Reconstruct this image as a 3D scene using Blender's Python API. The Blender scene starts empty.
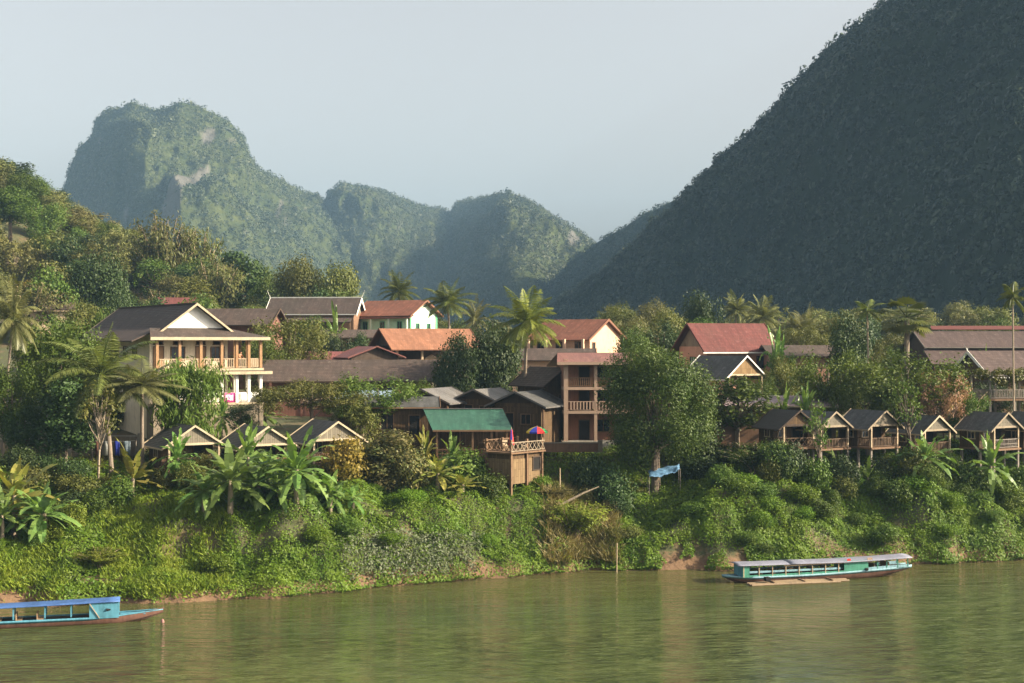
import bpy, math, random
import numpy as np
from mathutils import Vector, Matrix
R = math.radians
scene = bpy.context.scene
COL = scene.collection
F = 1422.2; HOR = 341.5; CAMZ = 20.0
def P(px, py, Y):                        # a photo pixel at a chosen distance -> a point in the place
    return Vector(((px-512)*Y/F, Y, CAMZ-(py-HOR)*Y/F))
def XW(px, Y): return (px-512)*Y/F
def ZW(py, Y): return CAMZ-(py-HOR)*Y/F

# ---------------------------------------------------------------- noise
def _h(ix, iy, seed):
    n = (ix.astype(np.int64)*374761393 + iy.astype(np.int64)*668265263 + seed*982451653) & 0x7fffffff
    n = ((n ^ (n >> 13))*1274126177) & 0x7fffffff
    n = ((n ^ (n >> 16))*668265263) & 0x7fffffff
    return ((n ^ (n >> 15)) & 0xffff)/65535.0
def vnoise(x, y, seed=0):
    x = np.asarray(x, float); y = np.asarray(y, float)
    ix = np.floor(x); iy = np.floor(y); fx = x-ix; fy = y-iy
    fx = fx*fx*(3-2*fx); fy = fy*fy*(3-2*fy)
    a = _h(ix, iy, seed); b = _h(ix+1, iy, seed); c = _h(ix, iy+1, seed); d = _h(ix+1, iy+1, seed)
    return (a*(1-fx)+b*fx)*(1-fy)+(c*(1-fx)+d*fx)*fy
def fbm(x, y, seed=0, octv=4):
    s = 0; a = .5; t = 0
    x = np.asarray(x, float); y = np.asarray(y, float)
    for i in range(octv):
        s = s+a*vnoise(x*2**i+i*17.3, y*2**i+i*9.1, seed+i); t += a; a *= .5
    return s/t
def ridged(x, y, seed=0, octv=4):
    s = 0; a = .5; t = 0
    for i in range(octv):
        s = s+a*(1-np.abs(2*vnoise(np.asarray(x)*2**i+i*7.7, np.asarray(y)*2**i+i*3.1, seed+i)-1)); t += a; a *= .5
    return s/t

# ---------------------------------------------------------------- tags
def tag(o, label=None, cat=None, group=None, kind=None):
    if label: o['label'] = label
    if cat: o['category'] = cat
    if group: o['group'] = group
    if kind: o['kind'] = kind
    return o
def thing(name, label, cat, loc, rz=0, group=None):
    o = bpy.data.objects.new(name, None); COL.objects.link(o)
    o.location = loc; o.rotation_euler = (0, 0, rz); o.empty_display_size = .3
    return tag(o, label, cat, group)
def link(name, me, parent=None):
    o = bpy.data.objects.new(name, me); COL.objects.link(o)
    if parent is not None: o.parent = parent
    return o
def np_mesh(name, verts, faces, k, mat=None, var=None, smooth=False):
    """verts (N,3), faces (M,k) arrays -> mesh"""
    me = bpy.data.meshes.new(name)
    verts = np.ascontiguousarray(verts, np.float32); faces = np.ascontiguousarray(faces, np.int32)
    me.vertices.add(len(verts)); me.vertices.foreach_set('co', verts.ravel())
    me.loops.add(faces.size); me.loops.foreach_set('vertex_index', faces.ravel())
    me.polygons.add(len(faces)); me.polygons.foreach_set('loop_start', np.arange(0, faces.size, k, dtype=np.int32))
    me.polygons.foreach_set('loop_total', np.full(len(faces), k, np.int32))
    if smooth: me.polygons.foreach_set('use_smooth', np.ones(len(faces), bool))
    if var is not None:
        at = me.attributes.new('var', 'FLOAT', 'FACE'); at.data.foreach_set('value', np.asarray(var, np.float32))
    me.update(calc_edges=True)
    if mat: me.materials.append(mat)
    return me

class MB:
    def __init__(s): s.v = []; s.f = []; s.uv = []
    def face(s, pts, uv=None):
        i = len(s.v); s.v += [tuple(p) for p in pts]; s.f.append(list(range(i, i+len(pts))))
        s.uv += uv if uv else [(0, 0)]*len(pts)
        return s
    def box(s, x0, x1, y0, y1, z0, z1):
        c = [(x0,y0,z0),(x1,y0,z0),(x1,y1,z0),(x0,y1,z0),(x0,y0,z1),(x1,y0,z1),(x1,y1,z1),(x0,y1,z1)]
        for q in ((3,2,1,0),(4,5,6,7),(0,1,5,4),(1,2,6,5),(2,3,7,6),(3,0,4,7)): s.face([c[k] for k in q])
        return s
    def beam(s, p, q, w, h=None):
        p = Vector(p); q = Vector(q); h = h or w; d = (q-p).normalized()
        up = Vector((0,0,1)) if abs(d.z) < .95 else Vector((0,1,0))
        a = d.cross(up).normalized()*w/2; b = a.cross(d).normalized()*h/2
        A = [p-a-b, p+a-b, p+a+b, p-a+b]; B = [x+(q-p) for x in A]
        s.face(A[::-1] if False else A); s.face(B[::-1])
        for k in range(4): s.face([A[k], B[k], B[(k+1)%4], A[(k+1)%4]])
        return s
    def tube(s, pts, rad, n=6, cap=True):
        pts = [Vector(p) for p in pts]; rings = []
        rad = rad if hasattr(rad, '__len__') else [rad]*len(pts)
        for i, p in enumerate(pts):
            d = (pts[min(i+1, len(pts)-1)]-pts[max(i-1, 0)]).normalized()
            up = Vector((0,0,1)) if abs(d.z) < .9 else Vector((1,0,0))
            a = d.cross(up).normalized(); b = a.cross(d).normalized()
            rings.append([p+(a*math.cos(t)+b*math.sin(t))*rad[i] for t in [2*math.pi*k/n for k in range(n)]])
        for i in range(len(rings)-1):
            for k in range(n): s.face([rings[i][k], rings[i][(k+1)%n], rings[i+1][(k+1)%n], rings[i+1][k]])
        if cap: s.face(rings[0][::-1]); s.face(rings[-1])
        return s
    def slab(s, e0, e1, r1, r0, t):      # a sloping roof sheet: eave e0-e1, ridge r0-r1, thickness t downwards
        T = [Vector(p) for p in (e0, e1, r1, r0)]; B = [p-Vector((0,0,t)) for p in T]
        L = (T[1]-T[0]).length; S = ((T[3]+T[2])/2-(T[0]+T[1])/2).length
        off = ((T[3]-T[0]).dot((T[1]-T[0]).normalized())); off2 = ((T[2]-T[0]).dot((T[1]-T[0]).normalized()))
        s.face(T, [(0,0),(L,0),(off2,S),(off,S)]); s.face(B[::-1])
        for k in range(4): s.face([T[k], B[k], B[(k+1)%4], T[(k+1)%4]])
        return s
    def prism(s, poly, d):               # polygon extruded by vector d
        A = [Vector(p) for p in poly]; d = Vector(d); B = [p+d for p in A]; n = len(A)
        s.face(A); s.face(B[::-1])
        for k in range(n): s.face([A[k], B[k], B[(k+1)%n], A[(k+1)%n]])
        return s
    def mesh(s, name, mat, smooth=False, weld=False):
        me = bpy.data.meshes.new(name); me.from_pydata(s.v, [], s.f)
        ul = me.uv_layers.new(name='UVMap'); ul.data.foreach_set('uv', [c for u in s.uv for c in u])
        import bmesh
        bm = bmesh.new(); bm.from_mesh(me)
        if weld: bmesh.ops.remove_doubles(bm, verts=bm.verts, dist=.0005)
        bmesh.ops.recalc_face_normals(bm, faces=bm.faces)
        if smooth:
            for f in bm.faces: f.smooth = True
        bm.to_mesh(me); bm.free()
        if mat: me.materials.append(mat)
        return me
    def build(s, name, mat, parent=None, smooth=False, weld=True):
        return link(name, s.mesh(name, mat, smooth, weld), parent)

# ---------------------------------------------------------------- materials
def newmat(name):
    m = bpy.data.materials.new(name); m.use_nodes = True
    nt = m.node_tree; b = nt.nodes['Principled BSDF']
    return m, nt, b
def N(nt, t, **kw):
    n = nt.nodes.new(t)
    for k, v in kw.items(): setattr(n, k, v)
    return n
def ramp(nt, fac, cols):
    r = N(nt, 'ShaderNodeValToRGB'); e = r.color_ramp.elements
    while len(e) < len(cols): e.new(.5)
    for k, (p, c) in enumerate(cols): e[k].position = p; e[k].color = (*c, 1)
    nt.links.new(fac, r.inputs['Fac']); return r
def mixc(nt, fac, a, b, mode='MIX'):
    m = N(nt, 'ShaderNodeMix', data_type='RGBA', blend_type=mode)
    for sock, v in ((m.inputs['Factor'], fac), (m.inputs['A'], a), (m.inputs['B'], b)):
        if hasattr(v, 'is_output'): nt.links.new(v, sock)
        elif isinstance(v, (int, float)): sock.default_value = v
        else: sock.default_value = (*v, 1)
    return m.outputs['Result']
def noise(nt, vec, scale, detail=4, rough=.6):
    n = N(nt, 'ShaderNodeTexNoise'); n.inputs['Scale'].default_value = scale; n.inputs['Detail'].default_value = detail; n.inputs['Roughness'].default_value = rough
    if vec is not None: nt.links.new(vec, n.inputs['Vector'])
    return n.outputs['Fac']
def mapping(nt, vec, sc=(1,1,1), rot=(0,0,0)):
    m = N(nt, 'ShaderNodeMapping'); m.inputs['Scale'].default_value = sc; m.inputs['Rotation'].default_value = rot
    nt.links.new(vec, m.inputs['Vector']); return m.outputs['Vector']
def bump(nt, b, h, strength=.4, dist=.05):
    n = N(nt, 'ShaderNodeBump'); n.inputs['Strength'].default_value = strength; n.inputs['Distance'].default_value = dist
    nt.links.new(h, n.inputs['Height']); nt.links.new(n.outputs['Normal'], b.inputs['Normal'])
def sc(c, k): return tuple(min(1, x*k) for x in c)
def plain(name, c, rough=.7, var=.18, scale=1.2, spec=.3):
    """paint, wood or metal with dirt and weathering blotches"""
    m, nt, b = newmat(name)
    tc = N(nt, 'ShaderNodeTexCoord').outputs['Object']
    f = noise(nt, tc, scale, 6, .65); f2 = noise(nt, mapping(nt, tc, (6, 6, .8)), 1.0, 3)
    r = ramp(nt, f, [(.3, sc(c, 1-var*1.6)), (.5, c), (.7, sc(c, 1+var*.5))])
    o = mixc(nt, .35, r.outputs['Color'], ramp(nt, f2, [(.35, sc(c, 1-var*1.8)), (.62, sc(c, 1+var*.3))]).outputs['Color'])
    nt.links.new(o, b.inputs['Base Color']); b.inputs['Roughness'].default_value = rough
    b.inputs['Specular IOR Level'].default_value = spec
    bump(nt, b, f, .15, .02)
    return m
def roofmat(name, c, c2, rows=.33, cols=.25, rough=.75, metal=False, stain=(.05,.05,.04)):
    """tiles laid in rows (or corrugated sheet), with lichen stains; uses the roof sheet's own metres"""
    m, nt, b = newmat(name)
    uv = N(nt, 'ShaderNodeUVMap').outputs['UV']
    tc = N(nt, 'ShaderNodeTexCoord').outputs['Object']
    br = N(nt, 'ShaderNodeTexBrick'); nt.links.new(uv, br.inputs['Vector'])
    br.inputs['Scale'].default_value = 1; br.inputs['Brick Width'].default_value = cols*(4 if metal else 1); br.inputs['Row Height'].default_value = rows*(6 if metal else 1)
    br.inputs['Mortar Size'].default_value = .03; br.inputs['Mortar Smooth'].default_value = .6
    br.inputs['Color1'].default_value = (*c, 1); br.inputs['Color2'].default_value = (*(sc(c2, .72) if metal else c2), 1); br.inputs['Mortar'].default_value = (*sc(c, .55 if not metal else .6), 1)
    f = noise(nt, tc, .45, 6, .7); f2 = noise(nt, mapping(nt, uv, (1.6, .25, 1)), 1.2, 5, .7)
    o = mixc(nt, ramp(nt, f, [(.42, (0,0,0)), (.7, (.7,.7,.7))]).outputs['Color'], br.outputs['Color'], stain)
    o = mixc(nt, ramp(nt, f2, [(.38, (.0,)*3), (.62, (.75,)*3)]).outputs['Color'], o, sc(c2, .55))
    f4 = noise(nt, mapping(nt, uv, (.5, .5, 1)), 3.0, 4, .8); o = mixc(nt, ramp(nt, f4, [(.55, (.0,)*3), (.72, (.5,)*3)]).outputs['Color'], o, tuple(min(1, x*1.25+.06) for x in c))
    nt.links.new(o, b.inputs['Base Color']); b.inputs['Roughness'].default_value = rough; b.inputs['Specular IOR Level'].default_value = .25
    w = N(nt, 'ShaderNodeTexWave', bands_direction='X' if metal else 'Y'); nt.links.new(uv, w.inputs['Vector'])
    w.inputs['Scale'].default_value = 3.2 if metal else 1/(rows*3.14); w.inputs['Distortion'].default_value = .3
    bump(nt, b, w.outputs['Fac'], .5, .05)
    return m
def woven(name, c, c2, plank=.16):
    """split-bamboo or board wall: upright strips of changing tone with weathering"""
    m, nt, b = newmat(name)
    tc = N(nt, 'ShaderNodeTexCoord').outputs['Object']
    sx = N(nt, 'ShaderNodeSeparateXYZ'); nt.links.new(tc, sx.inputs[0])
    ad = N(nt, 'ShaderNodeMath', operation='ADD'); nt.links.new(sx.outputs['X'], ad.inputs[0]); nt.links.new(sx.outputs['Y'], ad.inputs[1])
    cb = N(nt, 'ShaderNodeCombineXYZ'); nt.links.new(ad.outputs[0], cb.inputs['X']); nt.links.new(sx.outputs['Z'], cb.inputs['Y'])
    br = N(nt, 'ShaderNodeTexBrick'); nt.links.new(mapping(nt, cb.outputs[0], (1,1,1), (0,0,R(90))), br.inputs['Vector'])
    br.inputs['Scale'].default_value = 1; br.inputs['Brick Width'].default_value = 1.3; br.inputs['Row Height'].default_value = plank
    br.inputs['Mortar Size'].default_value = .015; br.inputs['Color1'].default_value = (*c, 1); br.inputs['Color2'].default_value = (*c2, 1); br.inputs['Mortar'].default_value = (*sc(c2, .35), 1)
    f = noise(nt, mapping(nt, tc, (1,1,.35)), 1.4, 6, .7)
    o = mixc(nt, ramp(nt, f, [(.4, (0,)*3), (.75, (.7,)*3)]).outputs['Color'], br.outputs['Color'], sc(c2, .5))
    nt.links.new(o, b.inputs['Base Color']); b.inputs['Roughness'].default_value = .85; b.inputs['Specular IOR Level'].default_value = .15
    bump(nt, b, br.outputs['Fac'], -.3, .03)
    return m
def thatch(name, c, c2):
    m, nt, b = newmat(name)
    uv = N(nt, 'ShaderNodeUVMap').outputs['UV']
    f = noise(nt, mapping(nt, uv, (9, 1.2, 1)), 1.3, 6, .75); g = noise(nt, mapping(nt, uv, (.6, 2.6, 1)), 1.1, 4)
    o = mixc(nt, f, c, c2); o = mixc(nt, ramp(nt, g, [(.4, (0,)*3), (.7, (.6,)*3)]).outputs['Color'], o, sc(c, .5))
    nt.links.new(o, b.inputs['Base Color']); b.inputs['Roughness'].default_value = .95; b.inputs['Specular IOR Level'].default_value = .1
    bump(nt, b, f, .8, .06); return m
def foliage(name, a, bcol, trans=.28, yellow=None, rough=.55, patch=.35):
    """leaf tone varies leaf by leaf (attribute var), branch by branch (noise) and tree by tree"""
    m, nt, b = newmat(name)
    at = N(nt, 'ShaderNodeAttribute', attribute_name='var'); oi = N(nt, 'ShaderNodeObjectInfo')
    tc = N(nt, 'ShaderNodeTexCoord').outputs['Object']
    c = mixc(nt, at.outputs['Fac'], a, bcol)
    f = noise(nt, tc, .55, 3)
    c = mixc(nt, ramp(nt, f, [(.42, (0,)*3), (.66, (patch,)*3)]).outputs['Color'], c, bcol if yellow is None else yellow)
    hs = N(nt, 'ShaderNodeHueSaturation'); nt.links.new(c, hs.inputs['Color'])
    mr = N(nt, 'ShaderNodeMapRange'); nt.links.new(oi.outputs['Random'], mr.inputs['Value']); mr.inputs['To Min'].default_value = .75; mr.inputs['To Max'].default_value = 1.25
    nt.links.new(mr.outputs[0], hs.inputs['Value'])
    mh = N(nt, 'ShaderNodeMapRange'); nt.links.new(oi.outputs['Random'], mh.inputs['Value']); mh.inputs['To Min'].default_value = .485; mh.inputs['To Max'].default_value = .512
    nt.links.new(mh.outputs[0], hs.inputs['Hue'])
    nt.links.new(hs.outputs['Color'], b.inputs['Base Color']); b.inputs['Roughness'].default_value = rough; b.inputs['Specular IOR Level'].default_value = .25
    tr = N(nt, 'ShaderNodeBsdfTranslucent'); nt.links.new(mixc(nt, 1.0, hs.outputs['Color'], (1.25, 1.3, .6), 'MULTIPLY'), tr.inputs['Color'])
    mx = N(nt, 'ShaderNodeMixShader'); mx.inputs[0].default_value = trans*.75
    nt.links.new(b.outputs[0], mx.inputs[1]); nt.links.new(tr.outputs[0], mx.inputs[2])
    nt.links.new(mx.outputs[0], nt.nodes['Material Output'].inputs['Surface'])
    return m
def bark(name, c):
    m, nt, b = newmat(name)
    tc = N(nt, 'ShaderNodeTexCoord').outputs['Object']
    f = noise(nt, mapping(nt, tc, (5,5,1.2)), 1.5, 6, .7)
    nt.links.new(ramp(nt, f, [(.3, sc(c, .5)), (.6, c), (.8, sc(c, 1.4))]).outputs['Color'], b.inputs['Base Color'])
    b.inputs['Roughness'].default_value = .9; bump(nt, b, f, .5, .04); return m
def glassmat(name, c=(.02,.025,.03)):
    m, nt, b = newmat(name); b.inputs['Base Color'].default_value = (*c, 1); b.inputs['Roughness'].default_value = .12
    tc = N(nt, 'ShaderNodeTexCoord').outputs['Object']
    nt.links.new(ramp(nt, noise(nt, tc, 1.5), [(.35, sc(c, .5)), (.7, sc(c, 1.8))]).outputs['Color'], b.inputs['Base Color'])
    return m

M = {}
M['dark_tile'] = roofmat('dark_tile', (.105,.076,.064), (.078,.057,.05))
M['slate'] = roofmat('slate_roof', (.125,.122,.12), (.085,.083,.082), rows=.22, cols=.2, stain=(.03,.035,.02))
M['greybrown_tile'] = roofmat('greybrown_tile', (.12,.085,.07), (.09,.065,.055), stain=(.05,.045,.035))
M['orange_tile'] = roofmat('orange_tile', (.35,.16,.092), (.285,.13,.076), stain=(.16,.08,.05))
M['orange_tile_old'] = roofmat('orange_tile_old', (.36,.145,.09), (.29,.115,.075), stain=(.12,.07,.05))
M['maroon_tile'] = roofmat('maroon_tile', (.19,.062,.052), (.155,.05,.045), stain=(.10,.05,.04))
M['purple_tile'] = roofmat('purple_tile', (.125,.085,.075), (.10,.068,.062), stain=(.07,.05,.04))
M['red_tin'] = roofmat('red_tin', (.25,.085,.075), (.21,.072,.065), metal=True, rough=.5, stain=(.15,.08,.06))
M['salmon_tin'] = roofmat('salmon_tin', (.28,.125,.10), (.24,.105,.088), metal=True, rough=.45, stain=(.2,.12,.09))
M['grey_tin'] = roofmat('grey_tin', (.22,.21,.20), (.16,.155,.155), metal=True, rough=.5, stain=(.14,.11,.08))
M['blue_tin'] = roofmat('blue_tin', (.30,.40,.48), (.24,.34,.42), metal=True, rough=.4, stain=(.2,.22,.22))
M['pink_tin'] = roofmat('pink_tin', (.36,.27,.28), (.28,.21,.23), metal=True, rough=.5, stain=(.2,.12,.10))
M['green_tin'] = roofmat('green_tin', (.048,.145,.098), (.04,.125,.085), metal=True, rough=.45, stain=(.06,.13,.09))
M['thatch'] = thatch('old_thatch', (.105,.095,.085), (.045,.042,.04))
M['tan_thatch'] = thatch('tan_thatch', (.30,.24,.17), (.18,.14,.10))
M['cream'] = plain('cream_plaster', (.72,.62,.46), .8, .16)
M['cream_trim'] = plain('cream_trim', (.42,.34,.23), .7, .2)
M['white'] = plain('white_paint', (.74,.72,.66), .6, .1)
M['peach'] = plain('peach_plaster', (.60,.39,.27), .8, .12)
M['pink_wall'] = plain('pink_plaster', (.50,.28,.20), .8, .15)
M['salmon'] = plain('salmon_plaster', (.25,.12,.075), .8, .22)
M['salmon_trim'] = plain('salmon_trim', (.34,.235,.17), .7, .12)
M['mint'] = plain('mint_plaster', (.52,.74,.54), .8, .12)
M['pale_mint'] = plain('pale_mint', (.60,.72,.58), .8, .08)
M['green_trim'] = plain('green_trim', (.10,.36,.18), .6, .12)
M['brick'] = plain('red_brown_wall', (.17,.08,.058), .85, .25)
M['brown_wall'] = plain('brown_brick_wall', (.20,.115,.07), .9, .3, .8)
M['concrete'] = plain('concrete', (.32,.29,.24), .9, .3, .7)
M['stone'] = plain('weathered_wall', (.22,.18,.13), .9, .35, .6)
M['wood_dark'] = plain('dark_wood', (.06,.04,.028), .8, .3)
M['wood'] = plain('brown_wood', (.17,.10,.055), .75, .25)
M['wood_orange'] = plain('varnished_wood', (.30,.17,.08), .5, .2)
M['wood_shaded'] = plain('shaded_brown_wood', (.11,.07,.042), .8, .25)  # brown wood copy darkened; the right bungalows' shade is put in its colour
M['wood_pale'] = plain('pale_wood', (.42,.32,.21), .7, .22)
M['wood_tan'] = plain('weathered_tan_wood', (.27,.215,.15), .8, .28)
M['wood_grey'] = plain('grey_wood', (.22,.19,.16), .85, .25)
M['bamboo'] = woven('bamboo_wall', (.30,.20,.10), (.20,.13,.065))
M['bamboo_dark'] = woven('dark_bamboo_wall', (.15,.095,.05), (.09,.058,.034))  # darkened bamboo; on shacks and right bungalows it carries the shade in colour
M['bamboo_mat'] = woven('bamboo_mat', (.24,.165,.09), (.165,.11,.06), .3)
M['gable_mat'] = woven('gable_matting', (.25,.22,.165), (.18,.155,.115), .22)
M['gable_grey'] = woven('gable_grey_matting', (.21,.185,.14), (.155,.135,.105), .18)
M['glass'] = glassmat('window_glass')
M['dark'] = plain('dark_opening', (.015,.013,.012), .9, .2)  # near-black; on door and window panels it paints the unlit depth
M['magenta'] = plain('magenta_cloth', (.55,.03,.25), .8, .12)
M['bark'] = bark('bark', (.16,.12,.085)); M['pale_bark'] = bark('pale_bark', (.34,.27,.19)); M['palm_bark'] = bark('palm_bark', (.24,.19,.14))
# ---------------------------------------------------------------- land
_shpx = [(-900,616),(-300,612),(0,606),(90,604),(165,601),(270,597),(370,587),(450,581),(550,572),(590,568.5),(640,569.5),(700,568.5),(760,569.5),(820,566),(910,563),(1024,559),(1400,552),(2200,545)]
_sx = np.array([XW(a, 28440/(b-340)) for a, b in _shpx]); _sy = np.array([28440/(b-340) for a, b in _shpx])
def shore(x):
    return np.interp(x, _sx, _sy)+(vnoise(np.asarray(x)/2.3, 0*np.asarray(x), 5)-.5)*1.1
_ps = [-400,-60,-12,-3,0,.5,2.2,5,8,12,16,20,30,50,80,120,200,400,900,4000]
_pz = [-6,-5,-3.5,-1.4,-.1,.75,2.0,3.6,5.0,6.3,7.3,8.5,10,11.3,13,16.5,20,22,24,30]
def gz(x, Y):
    x = np.asarray(x, float); Y = np.asarray(Y, float)
    s = Y-shore(x)
    z = np.interp(s, _ps, _pz)
    on = np.clip((s-.5)/3, 0, 1)*np.clip((26-s)/10, 0, 1)
    z = z+on*((fbm(x/6.5, Y/6.5, 11, 3)-.5)*4.4+(vnoise(x/1.9, Y/1.9, 12)-.5)*.9)
    def g(cx, cy, rx, ry, h): return h*np.exp(-((x-cx)/rx)**2-((Y-cy)/ry)**2)
    z = z+g(-13, 118.5, 12, 4, 1.5)*np.clip(s/2, 0, 1)+g(19, 129, 6, 3, 1.2)*np.clip(s/2, 0, 1)+g(40, 133, 14, 3, 1.0)*np.clip(s/2, 0, 1)
    z = z-g(8.5, 131, 3.0, 7, 1.6)*np.clip(s/3, 0, 1)-g(-38, 116, 5, 6, 1.2)*np.clip(s/3, 0, 1)
    z = z-g(21.5, 125.5, 4.5, 2.2, .4)*np.clip(s/1, 0, 1)
    hx = np.interp(x, [-900,-420,-260,-190,-150,-119,-101,-93,-75,-58,-39,-10], [5,30,55,52,42,30,20,16.5,10.5,4,1,0])
    z = z+np.clip((s-30)/60, 0, 1)*hx*np.exp(-(np.abs(Y-335)/np.where(Y < 335, 95, 150))**2)+np.clip((s-90)/60, 0, 1)*np.clip((-25-x)/40, 0, 1)*(fbm(x/30, Y/30, 91, 3)-.5)*7
    return z
def grid_mesh(name, xs, ys, zf, mat, smooth=True):
    X, Y = np.meshgrid(xs, ys); Z = zf(X, Y)
    v = np.stack([X.ravel(), Y.ravel(), Z.ravel()], 1); nx = len(xs); ny = len(ys)
    i = np.arange(nx*ny).reshape(ny, nx)
    f = np.stack([i[:-1,:-1].ravel(), i[:-1,1:].ravel(), i[1:,1:].ravel(), i[1:,:-1].ravel()], 1)
    return np_mesh(name, v, f, 4, mat, smooth=smooth)
m, nt, b = newmat('earth'); 
tc = N(nt, 'ShaderNodeTexCoord').outputs['Object']
sx = N(nt, 'ShaderNodeSeparateXYZ'); nt.links.new(tc, sx.inputs[0])
f1 = noise(nt, tc, .25, 6); f2 = noise(nt, tc, 1.7, 5)
veg = mixc(nt, f2, (.035,.05,.015), (.09,.085,.035))
soil = mixc(nt, f2, (.115,.066,.036), (.20,.12,.064))
patch = mixc(nt, ramp(nt, f1, [(.5, (0,)*3), (.62, (1,)*3)]).outputs['Color'], veg, mixc(nt, .5, veg, soil))
zz = N(nt, 'ShaderNodeMath', operation='ADD'); nt.links.new(sx.outputs['Z'], zz.inputs[0])
fm = N(nt, 'ShaderNodeMath', operation='MULTIPLY'); nt.links.new(f2, fm.inputs[0]); fm.inputs[1].default_value = -2.2; nt.links.new(fm.outputs[0], zz.inputs[1])
wet = N(nt, 'ShaderNodeMapRange'); nt.links.new(zz.outputs[0], wet.inputs['Value']); wet.inputs['From Min'].default_value = -.2; wet.inputs['From Max'].default_value = .5
nt.links.new(mixc(nt, wet.outputs[0], soil, patch), b.inputs['Base Color']); b.inputs['Roughness'].default_value = .95
bump(nt, b, f2, .8, .2); M['earth'] = m
xs = np.unique(np.concatenate([np.linspace(-2300,-300,26), np.linspace(-300,-70,47), np.arange(-70,95,.5), np.linspace(95,300,42), np.linspace(300,2300,26)]))
ys = np.unique(np.concatenate([np.linspace(-250,90,12), np.linspace(90,104,8), np.arange(104,160,.5), np.linspace(160,260,51), np.linspace(260,500,40), np.linspace(500,3200,40)]))
o = link('ground', grid_mesh('ground', xs, ys, gz, M['earth'])); tag(o, 'river bank of earth and grass rising to the village', 'ground', kind='structure')

# river
m, nt, b = newmat('river_water')
tc = N(nt, 'ShaderNodeTexCoord').outputs['Object']
base = ramp(nt, noise(nt, mapping(nt, tc, (.03,.08,1)), 1, 3), [(.35, (.052,.070,.021)), (.7, (.074,.088,.028))]).outputs['Color']
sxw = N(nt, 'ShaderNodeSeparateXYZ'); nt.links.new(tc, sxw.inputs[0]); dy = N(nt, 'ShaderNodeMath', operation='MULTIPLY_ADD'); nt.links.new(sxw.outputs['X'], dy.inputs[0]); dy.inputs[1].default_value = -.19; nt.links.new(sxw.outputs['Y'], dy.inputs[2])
silt_reflection = N(nt, 'ShaderNodeMapRange'); nt.links.new(dy.outputs[0], silt_reflection.inputs['Value']); silt_reflection.inputs['From Min'].default_value = 104; silt_reflection.inputs['From Max'].default_value = 121  # brown near the bank: silty shallows plus the lit bank's reflection, painted in
sm = N(nt, 'ShaderNodeMath', operation='MULTIPLY'); nt.links.new(silt_reflection.outputs[0], sm.inputs[0]); nt.links.new(noise(nt, mapping(nt, tc, (.05,.1,1)), 1, 4), sm.inputs[1])
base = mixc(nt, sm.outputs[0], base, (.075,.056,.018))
nt.links.new(base, b.inputs['Base Color']); b.inputs['Roughness'].default_value = .05; b.inputs['IOR'].default_value = 1.33; b.inputs['Specular IOR Level'].default_value = .5
w1 = noise(nt, mapping(nt, tc, (.5,2.6,1), (0,0,R(10))), 1.0, 3, .6); w2 = noise(nt, mapping(nt, tc, (.19,.8,1), (0,0,R(6))), 1.0, 2)
gate = ramp(nt, noise(nt, mapping(nt, tc, (.02,.05,1)), 1, 3), [(.36, (.35,)*3), (.6, (1,)*3)]).outputs['Color']
mm = N(nt, 'ShaderNodeMath', operation='MULTIPLY_ADD'); nt.links.new(w2, mm.inputs[0]); mm.inputs[1].default_value = 2.0; nt.links.new(w1, mm.inputs[2])
mg = N(nt, 'ShaderNodeMath', operation='MULTIPLY'); nt.links.new(mm.outputs[0], mg.inputs[0]); nt.links.new(gate, mg.inputs[1])
calm = N(nt, 'ShaderNodeMapRange'); nt.links.new(dy.outputs[0], calm.inputs['Value']); calm.inputs['From Min'].default_value = 88; calm.inputs['From Max'].default_value = 112; calm.inputs['To Min'].default_value = 1.0; calm.inputs['To Max'].default_value = .22
mc = N(nt, 'ShaderNodeMath', operation='MULTIPLY'); nt.links.new(mg.outputs[0], mc.inputs[0]); nt.links.new(calm.outputs[0], mc.inputs[1])
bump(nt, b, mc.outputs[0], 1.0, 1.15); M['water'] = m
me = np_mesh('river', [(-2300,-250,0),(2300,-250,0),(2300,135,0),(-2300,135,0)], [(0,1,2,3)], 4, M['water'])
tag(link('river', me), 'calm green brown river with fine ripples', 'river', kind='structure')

# ---------------------------------------------------------------- mountains
def mountmat(name, a, bcol, rock, steep=.62):
    m, nt, b = newmat(name)
    tc = N(nt, 'ShaderNodeTexCoord').outputs['Object']; ge = N(nt, 'ShaderNodeNewGeometry')
    f = noise(nt, tc, .05, 8, .65); f3 = noise(nt, tc, .012, 4); c = mixc(nt, ramp(nt, f, [(.35, (0,)*3), (.65, (1,)*3)]).outputs['Color'], a, bcol)
    at = N(nt, 'ShaderNodeAttribute', attribute_name='rock')
    rk = mixc(nt, noise(nt, mapping(nt, tc, (.06,.06,.02)), 1, 6, .7), rock, sc(rock, .45))
    nt.links.new(mixc(nt, at.outputs['Fac'], c, rk), b.inputs['Base Color']); b.inputs['Roughness'].default_value = .95; b.inputs['Specular IOR Level'].default_value = .1
    bump(nt, b, f, 1, 6); return m
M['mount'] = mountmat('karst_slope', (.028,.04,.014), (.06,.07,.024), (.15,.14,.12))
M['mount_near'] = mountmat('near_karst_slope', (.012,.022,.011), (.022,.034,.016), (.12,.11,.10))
F_far = foliage('far_forest', (.020,.036,.016), (.054,.066,.024), .1, (.08,.078,.03)); F_near = foliage('near_forest', (.005,.016,.007), (.036,.056,.024), .06, (.03,.046,.02))
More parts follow.
